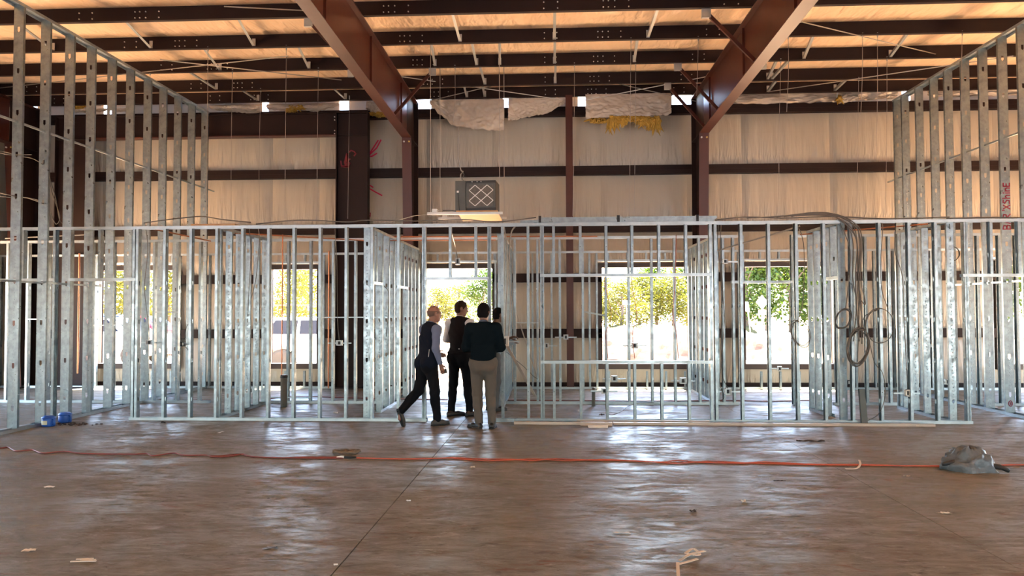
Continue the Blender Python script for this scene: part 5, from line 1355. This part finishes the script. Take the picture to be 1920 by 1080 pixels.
# low clay bank with washed-out ledges, in the wide window
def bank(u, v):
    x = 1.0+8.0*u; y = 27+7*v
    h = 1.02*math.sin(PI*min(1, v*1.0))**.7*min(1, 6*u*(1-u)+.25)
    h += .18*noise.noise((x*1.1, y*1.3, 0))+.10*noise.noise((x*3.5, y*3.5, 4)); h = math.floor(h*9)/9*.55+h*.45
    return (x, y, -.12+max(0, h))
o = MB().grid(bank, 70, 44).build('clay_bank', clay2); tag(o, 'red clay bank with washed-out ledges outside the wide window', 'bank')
o = MB().grid(lambda u, v: (PX(1385, 34)+9*u, 33+6*v, -.13+.30*math.sin(PI*v)+.06*noise.noise((u*9, v*6, 1))), 40, 20).build('grass_bank', grassm); tag(o, 'strip of rough grass outside the tree window', 'grass', kind='stuff')
o = MB().grid(lambda u, v: (-10+26*u, 58+5*v, -.13+.55*math.sin(PI*v)+.25*noise.noise((u*22, v*6, 1))), 70, 12).build('weeds', grassm); tag(o, 'band of pale weeds in front of the trees outside', 'weeds', kind='stuff')

# trees
def crown_mesh(nm, m_, n, seed, lobes, leaf):
    r = random.Random(seed); mb = MB(); L = []
    for k in range(lobes):
        a = r.uniform(0, 2*PI); h = r.uniform(.22, .92); rr = .36*math.sin(PI*min(.95, .15+h*.85))*r.uniform(.4, 1)
        L.append((rr*math.cos(a), rr*math.sin(a), h, r.uniform(.13, .24)))
    for i in range(n):
        cx_, cy, cz, cr = L[i % lobes]
        v = Vector((r.gauss(0, 1), r.gauss(0, 1), r.gauss(0, 1))).normalized()*cr*(r.random()**.35)
        c = Vector((cx_, cy, cz))+v; a = Vector((r.gauss(0, 1), r.gauss(0, 1), r.gauss(0, .6))).normalized(); b = a.orthogonal().normalized()
        b = (b*math.cos(i)+a.cross(b)*math.sin(i)); s1 = leaf*r.uniform(.6, 1.2)
        mb.add([c-a*s1, c-b*s1*.5, c+a*s1, c+b*s1*.5], [(0, 1, 2, 3)])
    return mb.mesh(nm, m_)
CRN = [crown_mesh('crown', leafA, 5200, 1, 26, .022), crown_mesh('crown', leafB, 4200, 2, 22, .022), crown_mesh('crown', leafA, 5200, 3, 30, .020)]
def trunk_mesh():
    mb = MB(); mb.tube([(0, 0, -.02), (.01, 0, .2), (-.01, .01, .45), (.0, 0, .8)], [.028, .022, .015, .004], 7)
    for a in range(6): mb.tube([(0, 0, .25+.08*a), (.13*math.cos(a*2.1), .13*math.sin(a*2.1), .42+.08*a), (.22*math.cos(a*2.1), .22*math.sin(a*2.1), .5+.08*a)], [.010, .006, .002], 5)
    return mb.mesh('trunk', bark)
TRK = trunk_mesh()
def tree(px, Y, h, wd, kind, lab, zb=-.12):
    t = thing('tree', lab, 'tree', (PX(px, Y), Y, zb), rnd.uniform(0, 6))
    t.scale = (wd, wd, h)
    cr = link('crown', CRN[kind], t); cr['kind'] = 'stuff'; link('trunk', TRK, t)
    return t
for a in ((1135, 66, 4.6, 6.5, 1, 'yellow-green young tree outside the wide window, nearest its slim-post edge'), (1166, 62, 4.2, 6, 1, 'low yellow-green tree in the wide window behind the first reddish wire'),
          (1200, 68, 5.0, 7, 1, 'rounded yellow-green tree in the wide window above the grey box'), (1232, 72, 6.4, 7.5, 0, 'green tree with a taller top in the middle of the wide window'),
          (1262, 66, 5.2, 7, 1, 'full yellow-green tree in the wide window behind the last reddish wire'), (1290, 70, 6.0, 7, 0, 'green tree at the far edge of the wide window'),
          (1400, 62, 9.5, 9, 2, 'tall dense green tree in the tree window behind the sign post'), (1440, 66, 10.5, 10, 0, 'tallest green tree in the middle of the tree window'), (1484, 62, 9, 9, 2, 'tall green tree in the tree window before the loose coil'),
          (1528, 66, 10, 10, 0, 'tall green tree seen through the small cross-partition doorway'), (1562, 63, 9, 9, 2, 'tall green tree at the last edge of the tree window'),
          (1885, 60, 9, 9, 0, 'tall green tree in the window behind the lettered stud'), (1925, 62, 10, 9, 2, 'tall green tree at the picture edge beyond the lettered stud'),
          (540, 58, 6.8, 5, 1, 'sparse pale tree above the white vehicle, the taller one'), (575, 64, 5.8, 5, 1, 'sparse pale tree above the white vehicle, the lower one'),
          (215, 62, 7.0, 7, 1, 'yellow-green tree above the red pickup between tall studs'), (265, 60, 7.0, 7, 1, 'yellow-green tree above the red pickup beside the corner stud'), (318, 64, 7.2, 7, 1, 'yellow-green tree at the far edge of the truck window'),
          (820, 70, 4.0, 7, 1, 'low yellowish tree in the doorway behind the bald man'), (860, 74, 4.4, 7, 1, 'low yellowish tree in the doorway above the tall man'), (905, 66, 5.6, 5, 0, 'greener tree in the doorway behind the dark-haired man')): tree(*a)

# road signs
signm = mat('sign_back_pale', (.72, .72, .66), .5); yelsign = mat('pale_yellow_sign', (.80, .74, .45), .5)
Y = 44
t = thing('road_sign', 'diamond road sign on a post outside the tree window', 'sign', (PX(1429, Y), Y, -.1))
MB().tube([(0, .03, 0), (0, .03, PZ(575, Y)+.1)], .035, 8).build('post', signm, t)
zc = PZ(568, Y)+.1; bevel(MB().add([(0, -.01, zc-.42), (.36, -.01, zc), (0, -.01, zc+.42), (-.36, -.01, zc), (0, .01, zc-.42), (.36, .01, zc), (0, .01, zc+.42), (-.36, .01, zc)], [(0, 1, 2, 3), (7, 6, 5, 4), (0, 4, 5, 1), (1, 5, 6, 2), (2, 6, 7, 3), (3, 7, 4, 0)]).build('sign_plate', yelsign, t), .004)
MB().box((-.22, -.01, zc-.75), (.22, .01, zc-.45)).build('rider_plate', yelsign, t)
t = thing('road_sign', 'narrow tilted sign on a leaning post outside the tree window', 'sign', (PX(1408, Y), Y, -.1))
MB().tube([(0, .03, 0), (-.20, .03, PZ(572, Y)+.1)], .03, 8).build('post', signm, t)
z_ = PZ(585, Y)+.1; MB().add([(-.30, 0, z_), (-.06, 0, z_-.05), (-.14, 0, z_+.55), (-.34, 0, z_+.58), (-.30, .02, z_), (-.06, .02, z_-.05), (-.14, .02, z_+.55), (-.34, .02, z_+.58)], [(0, 1, 2, 3), (7, 6, 5, 4), (0, 4, 5, 1), (1, 5, 6, 2), (2, 6, 7, 3), (3, 7, 4, 0)]).build('sign_plate', signm, t)
t = thing('road_sign', 'pale street sign on a thin post outside the wide window', 'sign', (PX(1175, 46), 46, -.1))
MB().tube([(0, .03, 0), (0, .03, PZ(565, 46)+.1)], .03, 8).build('post', signm, t); MB().box((-.25, 0, PZ(569, 46)), (.25, .02, PZ(563, 46)+.08)).build('sign_plate', signm, t)
pk = MB()
for k in range(3): pass
# survey stake
tag(MB().box((PX(1250, 30)-.07, 30, 0), (PX(1250, 30)+.07, 30.03, PZ(619, 30))).build('survey_stake', red), 'small dark stake standing on the red clay bank', 'stake')
# barrier fence far behind the white vehicle
t = thing('barrier', 'orange site barrier far behind the white vehicle', 'barrier', (PX(550, 48), 48, -.1))
MB().box((-4, 0, PZ(572, 48)+.1), (4, .05, PZ(569, 48)+.1)).build('rail', orange, t)
for k in range(5): MB().box((-4+k*2-.04, 0, 0), (-4+k*2+.04, .05, PZ(569, 48)+.1)).build('post', orange, t)

# vehicles
glassm = mat('dark_car_glass', (.010, .013, .022), .12, spec=.1); tyre = mat('tyre', (.02, .02, .02), .8); hubm = mat('alloy_wheel', (.5, .5, .5), .35, .8)
def vehicle(lab, loc, L, paint, pickup=False, nm='car', wb=(.19, .79), s=1.0):
    t = thing(nm, lab, 'vehicle', loc); W = 1.86; R = .36
    xw_ = [-L/2+L*w for w in wb]
    prof = [(-L/2, .42), ]
    for x in xw_:
        for k in range(9):
            a = PI-k*PI/8; prof.append((x+(R+.08)*math.cos(a), .36+(R+.08)*math.sin(a)) if 0 < k < 8 else (x+(R+.08)*math.cos(a), .34))
    prof += [(L/2, .42), (L/2+.02, .75), (L/2-.06, .98), (L/2-.9 if not pickup else L/2-1.0, 1.08), (-L/2+.05, 1.10), (-L/2-.02, .8)]
    b = MB().prism(prof, (0, -W/2, 0), (1, 0, 0), (0, 0, 1), (0, 1, 0), W); bevel(b.build('body_shell', paint, t), .05, 3)
    x0, x1, x2, x3 = ((-L/2+.12, -L/2+.55, L/2-1.75, L/2-1.0) if not pickup else (-L*.13, -L*.09, L*.12, L*.22))
    cab = MB(); n1, n2 = W/2-.06, W/2-.22
    vs = [(x0, -n1, 1.06), (x3, -n1, 1.06), (x3, n1, 1.06), (x0, n1, 1.06), (x1, -n2, 1.62), (x2, -n2, 1.62), (x2, n2, 1.62), (x1, n2, 1.62)]
    cab.add(vs, [(0, 3, 2, 1), (4, 5, 6, 7), (0, 1, 5, 4), (1, 2, 6, 5), (2, 3, 7, 6), (3, 0, 4, 7)]); bevel(cab.build('cabin', paint, t), .06, 3)
    def lerp(a, b_, u): return tuple(a[i]+(b_[i]-a[i])*u for i in range(3))
    def pane(a, b_, c, d, u0, u1, off, nm_='window_glass'):
        q = []
        for (u, v) in ((u0, .16), (u1, .16), (u1, .86), (u0, .86)):
            lo_, hi_ = lerp(a, b_, u), lerp(d, c, u); q.append(Vector(lerp(lo_, hi_, v))+Vector(off))
        q2 = [p-Vector(off)*1.6 for p in q]
        MB().add(q+q2, [(0, 1, 2, 3), (7, 6, 5, 4), (0, 4, 5, 1), (1, 5, 6, 2), (2, 6, 7, 3), (3, 7, 4, 0)]).build(nm_, glassm, t)
    for u0, u1 in (((.07, .33), (.36, .63), (.66, .92)) if not pickup else ((.08, .48), (.53, .93))):
        pane(vs[0], vs[1], vs[5], vs[4], u0, u1, (0, -.012, .004)); pane(vs[3], vs[2], vs[6], vs[7], u0, u1, (0, .012, .004))
    pane(vs[1], vs[2], vs[6], vs[5], .06, .94, (.012, 0, .008), 'windscreen'); pane(vs[0], vs[3], vs[7], vs[4], .08, .92, (-.012, 0, .006), 'rear_window')
    for x in xw_:
        for sy in (-1, 1):
            w = MB().lathe([(R*.62, -.11), (R*.95, -.11), (R, -.07), (R, .07), (R*.95, .11), (R*.62, .11)], (x, sy*(W/2-.13), R), 20, axis='y').build('tyre', tyre, t, True)
            MB().lathe([(.05, sy*.10), (R*.60, sy*.09), (R*.64, sy*.04), (R*.64, -sy*.04)], (x, sy*(W/2-.13), R), 14, axis='y').build('wheel_hub', hubm, w)
    for sy in (-1, 1):
        MB().cbox((L/2-.06, sy*(W/2-.25), .86), (.14, .36, .16)).build('headlight', white, t); MB().cbox((-L/2, sy*(W/2-.14), .92), (.07, .16, .22)).build('tail_light', orange, t)
        MB().cbox((x3-.35, sy*(W/2+.06), 1.10), (.10, .18, .12)).build('mirror', paint, t)
        for xx in (-.15, L*.17): MB().cbox((xx, sy*(W/2+.012), .96), (.18, .03, .03)).build('door_handle', hubm, t)
    for xx in (-L/2-.03, L/2+.03): MB().cbox((xx, 0, .52), (.10, W*.94, .16)).build('bumper', greyt if False else unitm, t)
    if pickup: MB().box((-L/2+.12, -W/2+.12, 1.06), (-L*.15, W/2-.12, 1.115)).build('bed_liner', black, t)
    t.scale = (s, s, s); return t
vw = mat('white_car_paint', (.80, .80, .80), .25); vr = mat('red_truck_paint', (.45, .03, .04), .3); vb = mat('blue_car_paint', (.08, .20, .38), .3)
Yc = 21.6
vehicle('white estate car parked close outside the window beside the broad portal column', (PX(548, Yc)+1.38, Yc+.2, -.1), 4.7, vw)
vehicle('red pickup truck seen beyond the tall studs through the far window', (PX(262, 31), 31, -.1), 5.4, vr, True)
vehicle('white car parked in front of the red pickup behind the tall studs', (PX(236, 24.5)-.6, 24.5, -.1), 4.5, vw)
vehicle('blue car on the road far behind the red pickup', (PX(225, 42), 42, -.1), 4.4, vb)
